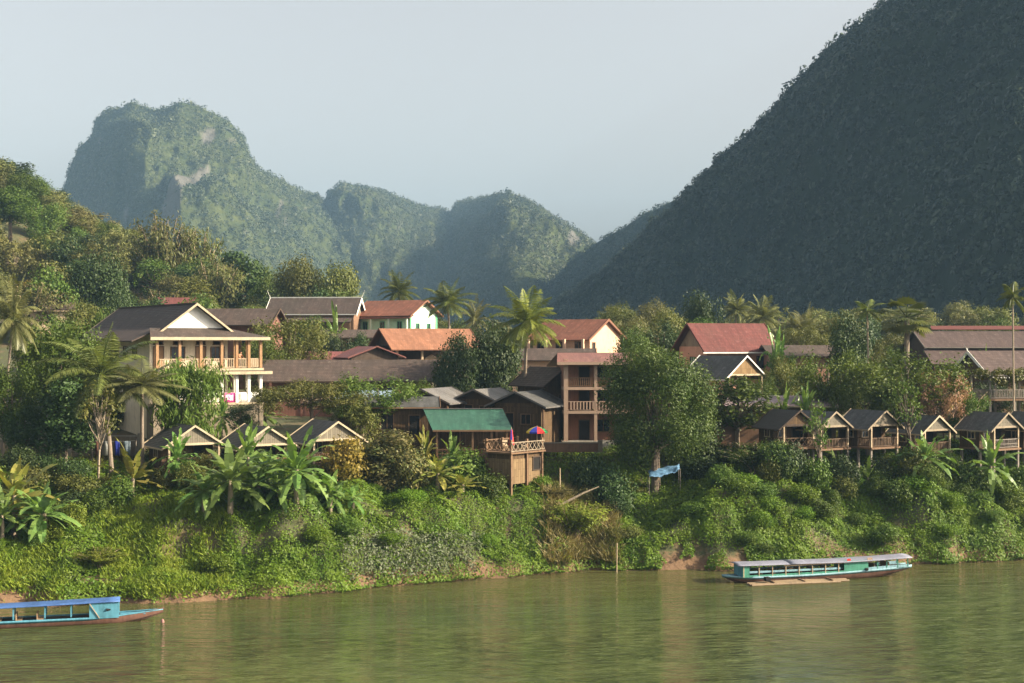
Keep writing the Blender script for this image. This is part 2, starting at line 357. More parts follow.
def quads(c, nrm, ln, wd, rng, roll=None):
    """diamond leaves: centre c, facing nrm, length ln, width wd"""
    n = len(c); r = rng.normal(size=(n, 3)) if roll is None else roll
    t = np.cross(nrm, r); t /= np.linalg.norm(t, axis=1, keepdims=True)+1e-9
    s = np.cross(nrm, t)
    ln = np.broadcast_to(ln, n)[:, None]; wd = np.broadcast_to(wd, n)[:, None]
    k = rng.uniform(-.15, .15, (n, 1))
    v = np.stack([c-t*ln/2, c+s*wd/2+t*ln*k, c+t*ln/2, c-s*wd/2+t*ln*k], 1).reshape(-1, 3)
    return v, np.arange(4*n).reshape(n, 4)
def nz(a): return a/(np.linalg.norm(a, axis=-1, keepdims=True)+1e-9)
def mountain(name, label, sil, yc, front, back, seed, mat, fol, gull, crown, dens, nq, flabel, cliff, umin, umax, n=260, gs=130., prof=.85):
    rng = np.random.default_rng(seed)
    sp = np.array(sil, float); px = np.linspace(umin, umax, n); py = np.interp(px, sp[:,0], sp[:,1])
    yp = np.array(yc, float); Yc = np.interp(px, yp[:,0], yp[:,1])
    X = (px-512)*Yc/F; Zc = CAMZ+(HOR-py)*Yc/F; Zc = Zc-crown*.55
    v = np.concatenate([np.linspace(0,1,110), np.linspace(1,2,24)[1:]])
    V, XX = np.meshgrid(v, X, indexing='ij'); ZC = np.broadcast_to(Zc, V.shape); YC = np.broadcast_to(Yc, V.shape)
    fr = front(px); fr = np.broadcast_to(fr, V.shape)
    YY = np.where(V <= 1, YC-fr*(1-V), YC+back*(V-1))
    g = np.where(V <= 1, np.clip(V, 0, 1)**prof, (2-np.clip(V, 1, 2))**1.3)
    env = np.clip(1-np.abs(V-.45)*2.1, 0, 1)**1.1*np.where(V <= 1, 1, .0)
    rr = .6*(ridged(XX/gs+seed, YY/gs*.35+V*.7, seed, 5)-.55)+.7*(ridged(XX/(gs*2.6)+seed*1.7, YY/(gs*3)+V*.5, seed+31, 3)-.5)
    ZZ = CAMZ-8+(ZC-CAMZ+8)*g
    ZZ = ZZ+env*rr*gull*np.clip(ZC/200, .3, 1.6)
    YY = YY+env*(fbm(XX/(gs*.55), ZZ/(gs*.8), seed+9, 4)-.5)*gull*1.5
    ZZ = ZZ+(fbm(XX/14, YY/14, seed+3, 3)-.5)*crown*.8*np.clip(V*6, 0, 1)
    XX = (np.broadcast_to(px, V.shape)-512)*YY/F
    pts = np.stack([XX, YY, ZZ], -1)
    du = np.gradient(pts, axis=1); dv = np.gradient(pts, axis=0); nr = np.cross(du, dv); area = np.linalg.norm(nr, axis=-1); nr = nz(nr)
    rk = cliff(XX, YY, ZZ, nr, px[None, :]+0*XX, HOR-(ZZ-CAMZ)/YY*F)
    me = grid_faces(name, pts, mat); at = me.attributes.new('rock', 'FLOAT', 'POINT'); at.data.foreach_set('value', rk.ravel().astype(np.float32))
    o = link('mountain', me); tag(o, label, 'mountain', kind='structure')
    # forest
    w = (area*(1-.93*rk)*(V < 1.12)).ravel(); cnt = int(w.sum()/(crown*crown*.62)*dens)
    idx = rng.choice(len(w), cnt, p=w/w.sum())
    ii, jj = np.unravel_index(idx, V.shape)
    i2 = np.clip(ii+1, 0, V.shape[0]-1); j2 = np.clip(jj+1, 0, V.shape[1]-1); a = rng.random((cnt,1)); bb = rng.random((cnt,1))
    base = pts[ii,jj]*(1-a)*(1-bb)+pts[i2,jj]*a*(1-bb)+pts[ii,j2]*(1-a)*bb+pts[i2,j2]*a*bb
    rad = crown*.5*rng.uniform(.5, 1.25, cnt)*(1+.5*(rng.random(cnt) < .1)); hgt = rad*rng.uniform(.9, 1.5, cnt)
    d = rng.normal(size=(cnt, nq, 3)); d[..., 2] = np.abs(d[..., 2])*1.0-.25; d = nz(d)
    c = base[:,None,:]+d*np.stack([rad, rad, hgt], -1)[:,None,:]*rng.uniform(.75,1.05,(cnt,nq,1))+np.stack([0*rad, 0*rad, rad*.35], -1)[:,None,:]
    nn = nz(d+rng.normal(size=d.shape)*.2)
    ln = (rad[:,None]*rng.uniform(.32,.66,(cnt,nq))).ravel()
    vv, ff = quads(c.reshape(-1,3), nn.reshape(-1,3), ln, ln*.8, rng)
    tone = np.clip(rng.random(cnt)**1.7*.95+(fbm(base[:,0]/55, base[:,2]/45, seed+5)-.5)*1.5+(fbm(base[:,0]/220, base[:,2]/150, seed+6, 3)-.5)*.7+.1, 0, 1)  # per-crown tone; the broadest noise paints tonal folds that skylight barely shows
    var = np.clip(np.repeat(tone, nq)+rng.normal(size=cnt*nq)*.06, 0, 1)
    o = link('mountain_forest', np_mesh('mountain_forest', vv, ff, 4, fol, var)); tag(o, flabel, 'forest', kind='stuff')
def grid_faces(name, pts, mat):
    ny, nx = pts.shape[:2]; i = np.arange(nx*ny).reshape(ny, nx)
    f = np.stack([i[:-1,:-1].ravel(), i[:-1,1:].ravel(), i[1:,1:].ravel(), i[1:,:-1].ravel()], 1)
    return np_mesh(name, pts.reshape(-1,3), f, 4, mat, smooth=True)
def ell(px, py, cx, cy, rx, ry): return np.exp(-((px-cx)/rx)**2-((py-cy)/ry)**2)
def cliffA(X, Y, Z, n, px, py):
    k = ell(px,py,176,205,20,34)*1.0+ell(px,py,137,111,5,9)*1.2+ell(px,py,240,170,12,14)*.8+ell(px,py,200,185,22,30)*.5+ell(px,py,225,140,25,8)*.5
    return np.clip((k*1.2+(fbm(X/16, Z/55, 41, 4)-.5)*3.4-.72)*3, 0, 1)
def cliffC(X, Y, Z, n, px, py):
    k = ell(px,py,573,240,10,7)*1.3+ell(px,py,512,235,7,12)*.9+ell(px,py,455,205,4,8)*.6+ell(px,py,350,200,8,10)*.5
    return np.clip((k*1.1+(fbm(X/16, Z/55, 43, 4)-.5)*3.2-.72)*3, 0, 1)
def cliffD(X, Y, Z, n, px, py):
    k = ell(px,py,790,290,10,20)*.8
    return np.clip((k+(fbm(X/20, Z/40, 47, 4)-.5)*2.0-.66)*3, 0, 1)
mountain('karst_peak', 'hazy forested karst peak with bare cliffs above the wooded hillside',
  [(-200,300),(0,262),(50,225),(64,186),(70,165),(75,153),(80,143),(91,135),(96,116),(110,106),(121,105),(131,99),(143,103),(152,107),(166,105),(179,100),(199,103),(229,118),(244,135),(249,151),(257,166),(276,175),(296,186),(312,193),(330,206),(360,240),(400,290),(430,310)],
  [(-200,2100),(66,1950),(100,1880),(180,1760),(250,1840),(330,2050),(430,2100)], lambda p: np.interp(p, [-200,60,120,250,430],[300,190,330,430,350]), 260, 3, M['mount'], F_far, 150, 6.6, 1.1, 17, 'dense forest covering the tall hazy karst peak', cliffA, -160, 425, 300, 120., .7)
mountain('middle_ridge', 'long hazy forested ridge with a notch between two summits',
  [(230,260),(280,215),(300,190),(318,196),(325,197),(328,190),(340,181),(356,183),(386,188),(405,197),(420,203),(440,206),(451,211),(456,200),(479,196),(495,192),(509,190),(526,195),(546,208),(566,221),(589,236),(620,262),(660,290),(720,305)],
  [(230,2300),(340,2150),(450,2250),(509,2000),(600,1900),(720,1950)], lambda p: np.interp(p, [230,340,450,510,720],[500,520,640,560,380]), 240, 8, M['mount'], F_far, 130, 6.6, 1.1, 17, 'dense forest covering the long hazy ridge with two summits', cliffC, 240, 715, 300, 115., .8)
mountain('shadow_spur', 'shaded forested spur running down behind the near mountain to the valley gap',
  [(480,322),(500,318),(530,300),(569,261),(594,241),(620,226),(643,212),(677,197),(700,186),(740,176),(780,172),(830,200),(900,260)],
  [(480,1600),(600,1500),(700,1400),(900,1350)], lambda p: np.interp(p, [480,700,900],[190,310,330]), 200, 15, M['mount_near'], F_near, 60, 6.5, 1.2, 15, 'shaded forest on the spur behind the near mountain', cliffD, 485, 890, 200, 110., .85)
mountain('near_mountain', 'huge dark forested mountain slope in shade with its top out of view',
  [(500,333),(530,314),(560,296),(600,269),(640,234),(677,197),(692,182),(732,143),(766,113),(796,76),(835,37),(882,0),(930,-38),(1000,-90),(1100,-130),(1250,-120),(1450,-40),(1700,100),(2000,220)],
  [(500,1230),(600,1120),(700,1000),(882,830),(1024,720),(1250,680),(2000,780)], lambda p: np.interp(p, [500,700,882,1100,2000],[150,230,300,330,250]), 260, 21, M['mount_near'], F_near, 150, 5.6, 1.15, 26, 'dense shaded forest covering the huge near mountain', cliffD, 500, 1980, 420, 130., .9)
# ---------------------------------------------------------------- buildings
def bx(parent, name, mat, x0, x1, y0, y1, z0, z1):
    return MB().box(x0, x1, y0, y1, z0, z1).build(name, M[mat], parent)
def ax(axis, u, v, z): return (u, v, z) if axis == 'y' else (v, -u, z)     # u across the ridge, v along it
def gable_roof(root, w, l, ze, pitch, oh=.5, ohe=.5, axis='y', mat='slate', trim='cream_trim', cx=0, cy=0, t=.12, barge=.2, ends=(1,1), gable=None, ridge=None, left=None, name='roof', finial=0, gz0=None):
    """two sloping sheets, bargeboards at the open ends, filled gable triangles; (w across, l along the ridge)"""
    h = w/2*math.tan(pitch); zr = ze+h; k = math.tan(pitch)
    def A(u, v, z): x, y, z = ax(axis, u, v, z); return Vector((x+cx, y+cy, z))
    v0, v1 = -l/2-ohe, l/2+ohe; ue = w/2+oh; zo = ze-oh*k
    m = MB()
    m.slab(A(ue,v0,zo), A(ue,v1,zo), A(0,v1,zr), A(0,v0,zr), t); m.slab(A(-ue,v1,zo), A(-ue,v0,zo), A(0,v0,zr), A(0,v1,zr), t)
    rf = m.build(name, M[mat], root, weld=False)
    if ridge: MB().beam(A(0,v0+.05,zr+.03), A(0,v1-.05,zr+.03), .28, .16).build('ridge_cap', M[ridge], rf)
    for e, v in ((0, v0), (1, v1)):
        if not ends[e]: continue
        sgn = -1 if e == 0 else 1
        for s in (-1, 1):
            b = MB(); o = .045*sgn
            b.prism([A(s*ue*1.02,v+o,zo-barge*.75), A(s*ue*1.02,v+o,zo+.06), A(0,v+o,zr+.08), A(0,v+o,zr+.08-barge*1.15)], A(0,v+o+.05*sgn,0)-A(0,v+o,0))
            b.build('bargeboard', M[trim], rf)
        if finial:
            MB().prism([A(0,v+.11*sgn,zr-.1), A(0,v+(.45+.1)*sgn,zr+finial), A(0,v+.3*sgn,zr+finial*.4), A(0,v+.1*sgn,zr+.25)], A(.12,0,0)-A(0,0,0)).build('finial', M[trim], rf)
    if gable:
        for e, v in ((0, -l/2), (1, l/2)):
            mb = MB().prism([A(-w/2,v,ze-.02), A(w/2,v,ze-.02), A(0,v,zr-t-.03)], A(0,v+(.08 if e == 0 else -.08),0)-A(0,v,0))
            mb.build('gable', M[gable], root)
    # fascia boards along the eaves
    for s in (-1, 1):
        MB().beam(A(s*(ue+.03),v0,zo-.06), A(s*(ue+.03),v1,zo-.06), .05, .14).build('fascia', M[trim], rf)
    return rf, zr
FACE = {'front': ((1,0,0),(0,-1,0)), 'back': ((-1,0,0),(0,1,0)), 'right': ((0,1,0),(1,0,0)), 'left': ((0,-1,0),(-1,0,0))}
def opening(root, face, plane, u, z0, w, h, kind='window', frame='wood', fill='glass', mull=1, shutters=None, fr=.09):
    """a framed window or door; u along the wall, plane = the wall's coordinate"""
    t, n = FACE[face]; t = Vector(t); n = Vector(n)
    base = n*plane
    def Q(a, d, z): return base+t*a*1.0+n*d+Vector((0,0,z))
    if face in ('left', 'back'): u = -u
    m = MB()
    for a0, a1, zz0, zz1 in ((u-w/2-fr, u-w/2, z0, z0+h), (u+w/2, u+w/2+fr, z0, z0+h), (u-w/2-fr, u+w/2+fr, z0+h, z0+h+fr)) + (((u-w/2-fr*1.5, u+w/2+fr*1.5, z0-fr, z0),) if kind == 'window' else ()):
        m.prism([Q(a0,-.02,zz0), Q(a1,-.02,zz0), Q(a1,-.02,zz1), Q(a0,-.02,zz1)], n*.1)
    for k in range(mull):
        a = u-w/2+w*(k+1)/(mull+1); m.prism([Q(a-.03,-.015,z0), Q(a+.03,-.015,z0), Q(a+.03,-.015,z0+h), Q(a-.03,-.015,z0+h)], n*.07)
    o = m.build(kind, M[frame], root)
    MB().prism([Q(u-w/2,-.05,z0), Q(u+w/2,-.05,z0), Q(u+w/2,-.05,z0+h), Q(u-w/2,-.05,z0+h)], n*.07).build('pane' if kind == 'window' else 'panel', M[fill], o)
    if shutters:
        for s in (-1, 1):
            a = u+s*(w/2+fr+w*.25); MB().prism([Q(a-w*.22,.005,z0), Q(a+w*.22,.005,z0), Q(a+w*.22,.005,z0+h), Q(a-w*.22,.005,z0+h)], n*.05).build('shutter', M[shutters], o)
    return o
def railing(root, p, q, z, h=.95, mat='wood', step=.18, style='bars', r=.035, name='railing'):
    p = Vector((*p, z)); q = Vector((*q, z)); up = Vector((0,0,h)); L = (q-p).length; m = MB()
    m.beam(p+up, q+up, .08); m.beam(p+Vector((0,0,.12)), q+Vector((0,0,.12)), .06)
    if style == 'mid': m.beam(p+up*.5, q+up*.5, .05)
    if style == 'cross':
        k = max(1, int(L/.55))
        for i in range(k):
            a = p+(q-p)*(i/k); c = p+(q-p)*((i+1)/k)
            m.beam(a+Vector((0,0,.12)), c+up, .05); m.beam(c+Vector((0,.03,.12)), a+up+Vector((0,.03,0)), .05)
    else:
        k = max(1, int(L/step))
        for i in range(1, k): a = p+(q-p)*(i/k); m.beam(a+Vector((0,0,.12)), a+up, r*2 if style == 'bars' else r*1.2)
    return m.build(name, M[mat], root, weld=False)
def posts(root, pts, z0, z1, r=.1, mat='wood', name='post', round_=False):
    for x, y in pts:
        m = MB()
        if round_: m.tube([(x,y,z0),(x,y,z1)], [r, r*.92], 8)
        else: m.box(x-r, x+r, y-r, y+r, z0, z1)
        m.build(name, M[mat], root)
def site(px, Y, z=None):
    x = XW(px, Y); return Vector((x, Y, float(gz(x, Y)) if z is None else z))

# --- small bungalows on stilts: left row (three) and right row (seven)
def bungalow(label, group, loc, rz, w=4.2, l=5.6, wall_h=2.2, pitch=R(37), roof='slate', wall='bamboo', gable='gable_mat', trim='cream_trim', post_z=-4, rail='bars', railmat='wood', tie='cream_trim', sag=0, oh=.75):
    root = thing('bungalow', label, 'bungalow', loc, rz, group)
    porch = 1.7; y0 = -l/2; yw = y0+porch
    bx(root, 'deck', 'wood', -w/2-.1, w/2+.1, y0-.25, l/2, -.18, 0)
    m = MB().box(-w/2, w/2, yw, l/2, .002, wall_h); m.build('wall', M[wall], root)
    opening(root, 'front', -yw, w*.22, .02, .85, 1.9, 'door', 'wood_dark', 'dark', 0)
    opening(root, 'front', -yw, -w*.24, .95, .8, .85, 'window', 'wood_pale', 'glass', 1)
    opening(root, 'left', w/2, .6, .95, .8, .85, 'window', 'wood_pale', 'glass', 1)
    gable_roof(root, w, l, wall_h+.02, pitch, oh, .22, 'y', roof, trim, gable=gable, barge=.17)
    MB().beam((-w/2-.05, y0-.02, wall_h-.05), (w/2+.05, y0-.02, wall_h-.05), .12, .2).build('tie_beam', M[tie], root)
    pts = [(-w/2+.1, y0), (w/2-.1, y0)]
    posts(root, pts, 0, wall_h-.15, .075, 'wood_pale')
    posts(root, [(sx*(w/2-.1), yy) for sx in (-1,1) for yy in (y0+.05, yw, l/2-.2)], post_z, -.18, .11, 'wood_grey', 'stilt')
    railing(root, (-w/2+.15, y0-.02), (w/2-.15, y0-.02), 0, .9, railmat, .2, rail)
    railing(root, (-w/2+.02, y0+.1), (-w/2+.02, yw-.05), 0, .9, railmat, .2, rail)
    railing(root, (w/2-.02, y0+.1), (w/2-.02, yw-.05), 0, .9, railmat, .2, rail)
    return root
def bung_at(px, pyapex, Y, label, group, rz=R(33), h=4.1, **kw):
    """front gable's apex at the given photo place"""
    wall_h = kw.get('wall_h', 2.2); w = kw.get('w', 4.2); l = kw.get('l', 5.6)
    zr = wall_h+w/2*math.tan(kw.get('pitch', R(37)))
    ap = P(px, pyapex, Y); fx, fy = math.sin(rz)*(l/2+.22), -math.cos(rz)*(l/2+.22)
    loc = Vector((ap.x-fx, Y-fy, ap.z-zr))
    lo = min(float(gz(loc.x+dx, loc.y+dy)) for dx in (-2,0,2) for dy in (-3,0,3))
    kw['post_z'] = lo-loc.z-.4
    return bungalow(label, group, loc, rz, **kw)
g = 'stilt bungalows in the left row by the banana plants'
bung_at(195, 426, 126, 'dark roofed stilt bungalow first from the left, nearest the yellowish banana plant', g, w=4.8, l=5.0, oh=.6, wall='bamboo_dark', pitch=R(33))
bung_at(268, 427, 128, 'dark roofed stilt bungalow half hidden by tall banana plants, middle of the left row', g, w=4.8, l=5.0, oh=.6, wall='bamboo_dark', pitch=R(33))
bung_at(338, 422, 130, 'dark roofed stilt bungalow with pale gable beside the yellow shrub, third of the left row', g, w=4.8, l=4.9, oh=.6, wall='brown_wall', pitch=R(33))
g = 'thatched stilt bungalows on the right bank'
kw = dict(gable='gable_grey', wall='bamboo_dark', railmat='wood_shaded', trim='wood_tan', tie='wood_tan', w=3.9, l=4.2, oh=.6, pitch=R(35))
bung_at(800, 411, 139, 'shaggy thatched stilt bungalow with ragged roof edge, leftmost above the river bank', g, R(22), roof='thatch', w=3.6, l=4.4, oh=.6, gable='bamboo_dark', wall='bamboo_dark', trim='wood_dark', tie='wood_dark', rail='cross', railmat='wood_shaded')
bung_at(836, 412, 140, 'stilt bungalow right beside the shaggy thatched one behind a bare crooked trunk', g, **kw)
bung_at(886, 411, 141, 'stilt bungalow with pale front railing, third on the right bank', g, roof='slate', **kw)
bung_at(939, 416, 143, 'stilt bungalow with pale bargeboards left of the gap before the last roofs', g, **{**kw, 'trim': 'cream_trim'})
bung_at(1008, 413, 143, 'stilt bungalow with grey cross railing below the vine covered terrace', g, **{**kw, 'railmat': 'wood_grey', 'rail': 'mid'})
bung_at(1052, 413, 145, 'stilt bungalow at the picture edge, only its roof slope in view', g, **kw)
# back bungalow with slate roof below the maroon house
bung_at(747, 356, 163, 'slate roofed bungalow with white bargeboards standing in front of the maroon roofed house', None, R(38), w=5.6, l=7, wall='pink_wall', gable='bamboo', trim='white', wall_h=2.6, post_z=-6)

# --- cream three-storey house
hp = P(190, HOR, 143); gx, gy = hp.x, hp.y; g0 = 10.3
gx = -36.7
H = thing('cream_house', 'cream three storey guesthouse with brown tiled roof, white gable and wraparound verandas', 'house', (gx, gy+7, g0), R(33))
W, L = 8.2, 15.0; x0, x1, y0, y1 = -W/2, W/2, -L/2, L/2
z1, z2, z3 = 3.4, 6.9, 10.3      # first floor, second floor, eaves
zz = lambda py, Y=143: ZW(py, Y)-g0
zA, zB, zC = zz(403), zz(367), zz(337)      # lower balcony floor, upper balcony floor, veranda eave
bx(H, 'wall', 'cream', x0, x1, y0, y1, -1.5, zC+.3)
bx(H, 'base_wall', 'stone', x0-.3, x1+3.0, y0-2.0, y0-.003, -2.5, zA-.25)
for nm, z in (('lower_balcony', zA), ('upper_balcony', zB-.15)):
    bx(H, nm, 'cream_trim', x0-.2, x1+3.1, y0-2.1, y0-.004, z-.22, z)
    bx(H, nm, 'cream_trim', x1+.004, x1+3.1, y0, y0+6.5, z-.22, z)
def skirt(z_out, z_in, d, xr, mat, name):
    m = MB(); a = (x0-.8, y0-d, z_out); b = (xr, y0-d, z_out); c = (x1+.02, y0+.02, z_in); e = (x0-.0, y0+.02, z_in)
    m.slab(a, b, c, e, .14); f = (xr, y0+7.2, z_out); gg = (x1+.02, y0+7.2, z_in); m.slab(b, f, gg, c, .14)
    r = m.build(name, M[mat], H, weld=False)
    MB().beam((x0-.8, y0-d-.04, z_out-.16), (xr+.05, y0-d-.04, z_out-.16), .07, .3).build('fascia', M['cream_trim'], r)
    MB().beam((xr+.04, y0-d+.05, z_out-.16), (xr+.04, y0+7.2, z_out-.16), .07, .3).build('fascia', M['cream_trim'], r)
skirt(zC, zC+.9, 2.6, x1+3.5, 'dark_tile', 'veranda_roof')
m = MB(); m.slab((x0-2.2,y1+7,zC-.35), (x0-2.2,y0-1.2,zC-.35), (x0+.9,y0-.6,zC+.9), (x0+.9,y1+7,zC+.9), .14); m.build('side_roof', M['greybrown_tile'], H, weld=False)
skirt(zB-.45, zB-.12, 2.7, x1+3.7, 'dark_tile', 'pent_roof')
rf, zr = gable_roof(H, W-1.7, L+8.6, zC+.92, R(37), .75, .7, 'y', 'dark_tile', 'cream_trim', cx=.5, cy=4.1, barge=.22, gable='white', ridge='dark_tile')
cols = [(x0+.1, y0-1.9), (x0+2.4, y0-1.9), (x0+4.6, y0-1.9), (x0+6.8, y0-1.9), (x1+.2, y0-1.9), (x1+2.8, y0-1.9), (x1+2.8, y0+1.6), (x1+2.8, y0+5), (x1+1.5, y0-1.9)]
posts(H, cols, zB-.12, zC-.15, .14, 'wood_orange', 'column')
posts(H, cols, zA+.003, zB-.4, .15, 'white', 'column')
posts(H, [(x1+2.8, y0-1.85), (x1+2.8, y0+5)], -2.5, zA-.25, .22, 'stone', 'column')
for z, mt in ((zB-.14, 'wood_pale'), (zA+.01, 'white')):
    for p, q in zip(cols[:5], cols[1:5]): railing(H, (p[0]+.15, p[1]), (q[0]-.15, q[1]), z, .95, mt, .2)
    railing(H, (x1+.35, y0-1.9), (x1+2.65, y0-1.9), z, .95, mt, .2); railing(H, (x1+2.8, y0-1.7), (x1+2.8, y0+1.45), z, .95, mt, .2)
for z in (zB-.13, zA+.02):
    for u in (-3.2, 1.2): opening(H, 'front', -y0, u, z, .95, 2.15, 'door', 'wood', 'wood_orange', 0)
    for u in (-1.2, 3.0): opening(H, 'front', -y0, u, z+.85, 1.35, 1.25, 'window', 'wood', 'glass', 2)
    for u in (-3.2, 1.2, 3.0, -1.2): opening(H, 'front', -y0, u, z+2.42, .8, .25, 'window', 'wood', 'dark', 0)
for u in (-3, 0, 3): opening(H, 'left', -x0, u, zB+.8, 1.2, 1.2, 'window', 'wood', 'glass', 1)
for u in (-3, 0, 3): opening(H, 'left', -x0, u, zA+.8, 1.2, 1.2, 'window', 'wood', 'glass', 1)
# pink cloth over the lower balcony rail, white cloth beside it
def house_pt(x, y, z): return H.matrix_basis @ Vector((x, y, z)) if False else Vector((gx+x*math.cos(R(33))-y*math.sin(R(33)), gy+7+x*math.sin(R(33))+y*math.cos(R(33)), g0+z))
m, nt, b = newmat('pink_printed_cloth'); uvn = N(nt, 'ShaderNodeUVMap').outputs['UV']
vo = N(nt, 'ShaderNodeTexVoronoi', feature='DISTANCE_TO_EDGE'); nt.links.new(mapping(nt, uvn, (5,4,1)), vo.inputs['Vector']); vo.inputs['Scale'].default_value = 1
su = N(nt, 'ShaderNodeSeparateXYZ'); nt.links.new(uvn, su.inputs[0])
def band(sock, lo, hi):
    a = N(nt, 'ShaderNodeMath', operation='GREATER_THAN'); nt.links.new(sock, a.inputs[0]); a.inputs[1].default_value = lo
    c = N(nt, 'ShaderNodeMath', operation='LESS_THAN'); nt.links.new(sock, c.inputs[0]); c.inputs[1].default_value = hi
    d = N(nt, 'ShaderNodeMath', operation='MULTIPLY'); nt.links.new(a.outputs[0], d.inputs[0]); nt.links.new(c.outputs[0], d.inputs[1]); return d.outputs[0]
mk = N(nt, 'ShaderNodeMath', operation='MULTIPLY'); nt.links.new(band(su.outputs['X'], .18, .7), mk.inputs[0]); nt.links.new(band(su.outputs['Y'], .3, .85), mk.inputs[1])
ed = N(nt, 'ShaderNodeMath', operation='LESS_THAN'); nt.links.new(vo.outputs['Distance'], ed.inputs[0]); ed.inputs[1].default_value = .16
m2 = N(nt, 'ShaderNodeMath', operation='MULTIPLY'); nt.links.new(ed.outputs[0], m2.inputs[0]); nt.links.new(mk.outputs[0], m2.inputs[1])
nt.links.new(mixc(nt, m2.outputs[0], (.38,.02,.16), (.6,.42,.48)), b.inputs['Base Color']); b.inputs['Roughness'].default_value = .8; M['pink_print'] = m
def cloth(name, label, cat, a, b_, drop, mat, group=None, back=.35, n=14, sway=.07):
    """a sheet hanging over a rail from a to b_"""
    a = Vector(a); b_ = Vector(b_); out = Vector((b_.y-a.y, a.x-b_.x, 0)).normalized(); m = MB()
    prof = [(-.07, -back), (-.06, -.02), (0, .03), (.06, -.02), (.08, -drop*.5), (.09, -drop)]
    for i in range(n):
        for j in range(len(prof)-1):
            q = []; uv = []
            for ii, jj in ((i,j),(i+1,j),(i+1,j+1),(i,j+1)):
                d, z = prof[jj]; t = ii/n
                q.append(a+(b_-a)*t+out*(d+sway*math.sin(t*9+jj)*max(0, -z)*(1 if d > 0 else 0))+Vector((0,0,z+.03*math.sin(t*5)*(jj == 5)))); uv.append((t, 1+z/drop))
            m.face(q, uv)
    bm_me = m.mesh(name, M[mat], True, True); o = link(name, bm_me)
    sd = o.modifiers.new('thick', 'SOLIDIFY'); sd.thickness = .012
    return tag(o, label, cat, group)
rz_ = zA+.98
cloth('blanket', 'magenta cloth with pale print hung over the lower balcony railing', 'blanket', house_pt(x0+6.9, y0-1.9, rz_), house_pt(x1+.3, y0-1.9, rz_), 1.15, 'pink_print')
cloth('sheet', 'white sheet hung over the lower balcony railing beside the magenta cloth', 'sheet', house_pt(x1+.6, y0-1.9, rz_), house_pt(x1+2.6, y0-1.9, rz_), 1.0, 'white')

# --- generic village house
def house(name, label, cat, loc, rz, w, l, h, axis, pitch, roof, wall, trim='cream_trim', oh=.7, ohe=.7, gable=None, ridge=None, barge=.24, base=2.0, finial=0, walls=True, ends=(1,1), group=None):
    """w along local x, l along local y; the ridge runs along axis"""
    root = thing(name, label, cat, loc, rz, group)
    if walls: bx(root, 'wall', wall, -w/2, w/2, -l/2, l/2, -base, h)
    a, c = (w, l) if axis == 'y' else (l, w)
    gable_roof(root, a, c, h+.02, pitch, oh, ohe, axis, roof, trim, gable=gable or wall, ridge=ridge, barge=barge, finial=finial, ends=ends)
    return root
def place(px, py_eave, Y, h):            # the centre of a house whose eaves (height h) appear at the given photo place
    p = P(px, py_eave, Y); return Vector((p.x, Y, p.z-h))
# long grey-brown roofed building
B = house('long_house', 'long low building with mossy grey brown roof and red brown walls behind the garden trees', 'house', place(350, 376, 166, 4.2), R(4), 19.0, 6.5, 4.2, 'x', R(30), 'greybrown_tile', 'brick', 'wood_dark', oh=.9, base=4, barge=.16)
for u in (-7.5, -5, -2.5, 0, 2.5, 5, 7.5): opening(B, 'front', 3.25, u, 2.1, 1.2, 1.1, 'window', 'wood', 'glass', 1)
for u in (-6.2, 3.8): opening(B, 'front', 3.25, u, .9, .9, 2.3, 'door', 'wood', 'wood_dark', 0)
posts(B, [(x, -4.1) for x in (-8.8, -5.3, -1.8, 1.8, 5.3, 8.8)], -3, 3.75, .1, 'brick')
# orange open-sided hall, gable to the left
B = house('open_hall', 'open sided hall on posts with bright orange tiled roof and dark gable', 'hall', place(425, 345.5, 184, 6.2), R(26), 11.0, 7.2, 6.2, 'x', R(31), 'orange_tile', 'wood_dark', 'orange_tile', oh=.8, ohe=.8, gable='wood_dark', walls=False, barge=.2)
bx(B, 'lower_wall', 'stone', -5.3, 5.3, -3.4, 3.4, -2, 3.4); bx(B, 'floor', 'concrete', -5.6, 5.6, -3.7, 3.7, 3.404, 3.6); bx(B, 'back_wall', 'wood_dark', -5.2, 5.2, 2.9, 3.1, 3.604, 6.2)
posts(B, [(x, y) for x in (-5.2, -1.8, 1.8, 5.2) for y in (-3.4, 3.2)], 3.6, 6.2, .13, 'wood_pale', 'column'); railing(B, (-5.1,-3.5), (5.1,-3.5), 3.6, .8, 'wood', .25)
m = MB(); m.tube([(-.9,-2.2,4.5),(0,-2.2,4.75),(.9,-2.2,4.5)], [.1,.35,.1], 8); m.build('awning_bundle', M['wood_pale'], B)
# low red tin roofs
B = house('red_shed', 'low shed with faded red tin roof left of the orange hall', 'shed', place(335, 358, 180, 2.8), R(5), 8.5, 4.5, 2.8, 'x', R(20), 'red_tin', 'brick', 'red_tin', base=3, barge=.12)
opening(B, 'front', 2.25, 0, 1, 1.2, 1, 'window', 'wood', 'glass', 1)
B = house('red_annex', 'small annex with red tin roof sloping up to the orange hall', 'annex', place(368, 355.5, 178, 3.2), R(28), 6.2, 4.5, 3.2, 'y', R(20), 'red_tin', 'wood_dark', 'red_tin', base=3, barge=.12)
opening(B, 'front', 2.25, 0, 1, 1.2, 1, 'window', 'wood', 'glass', 1)
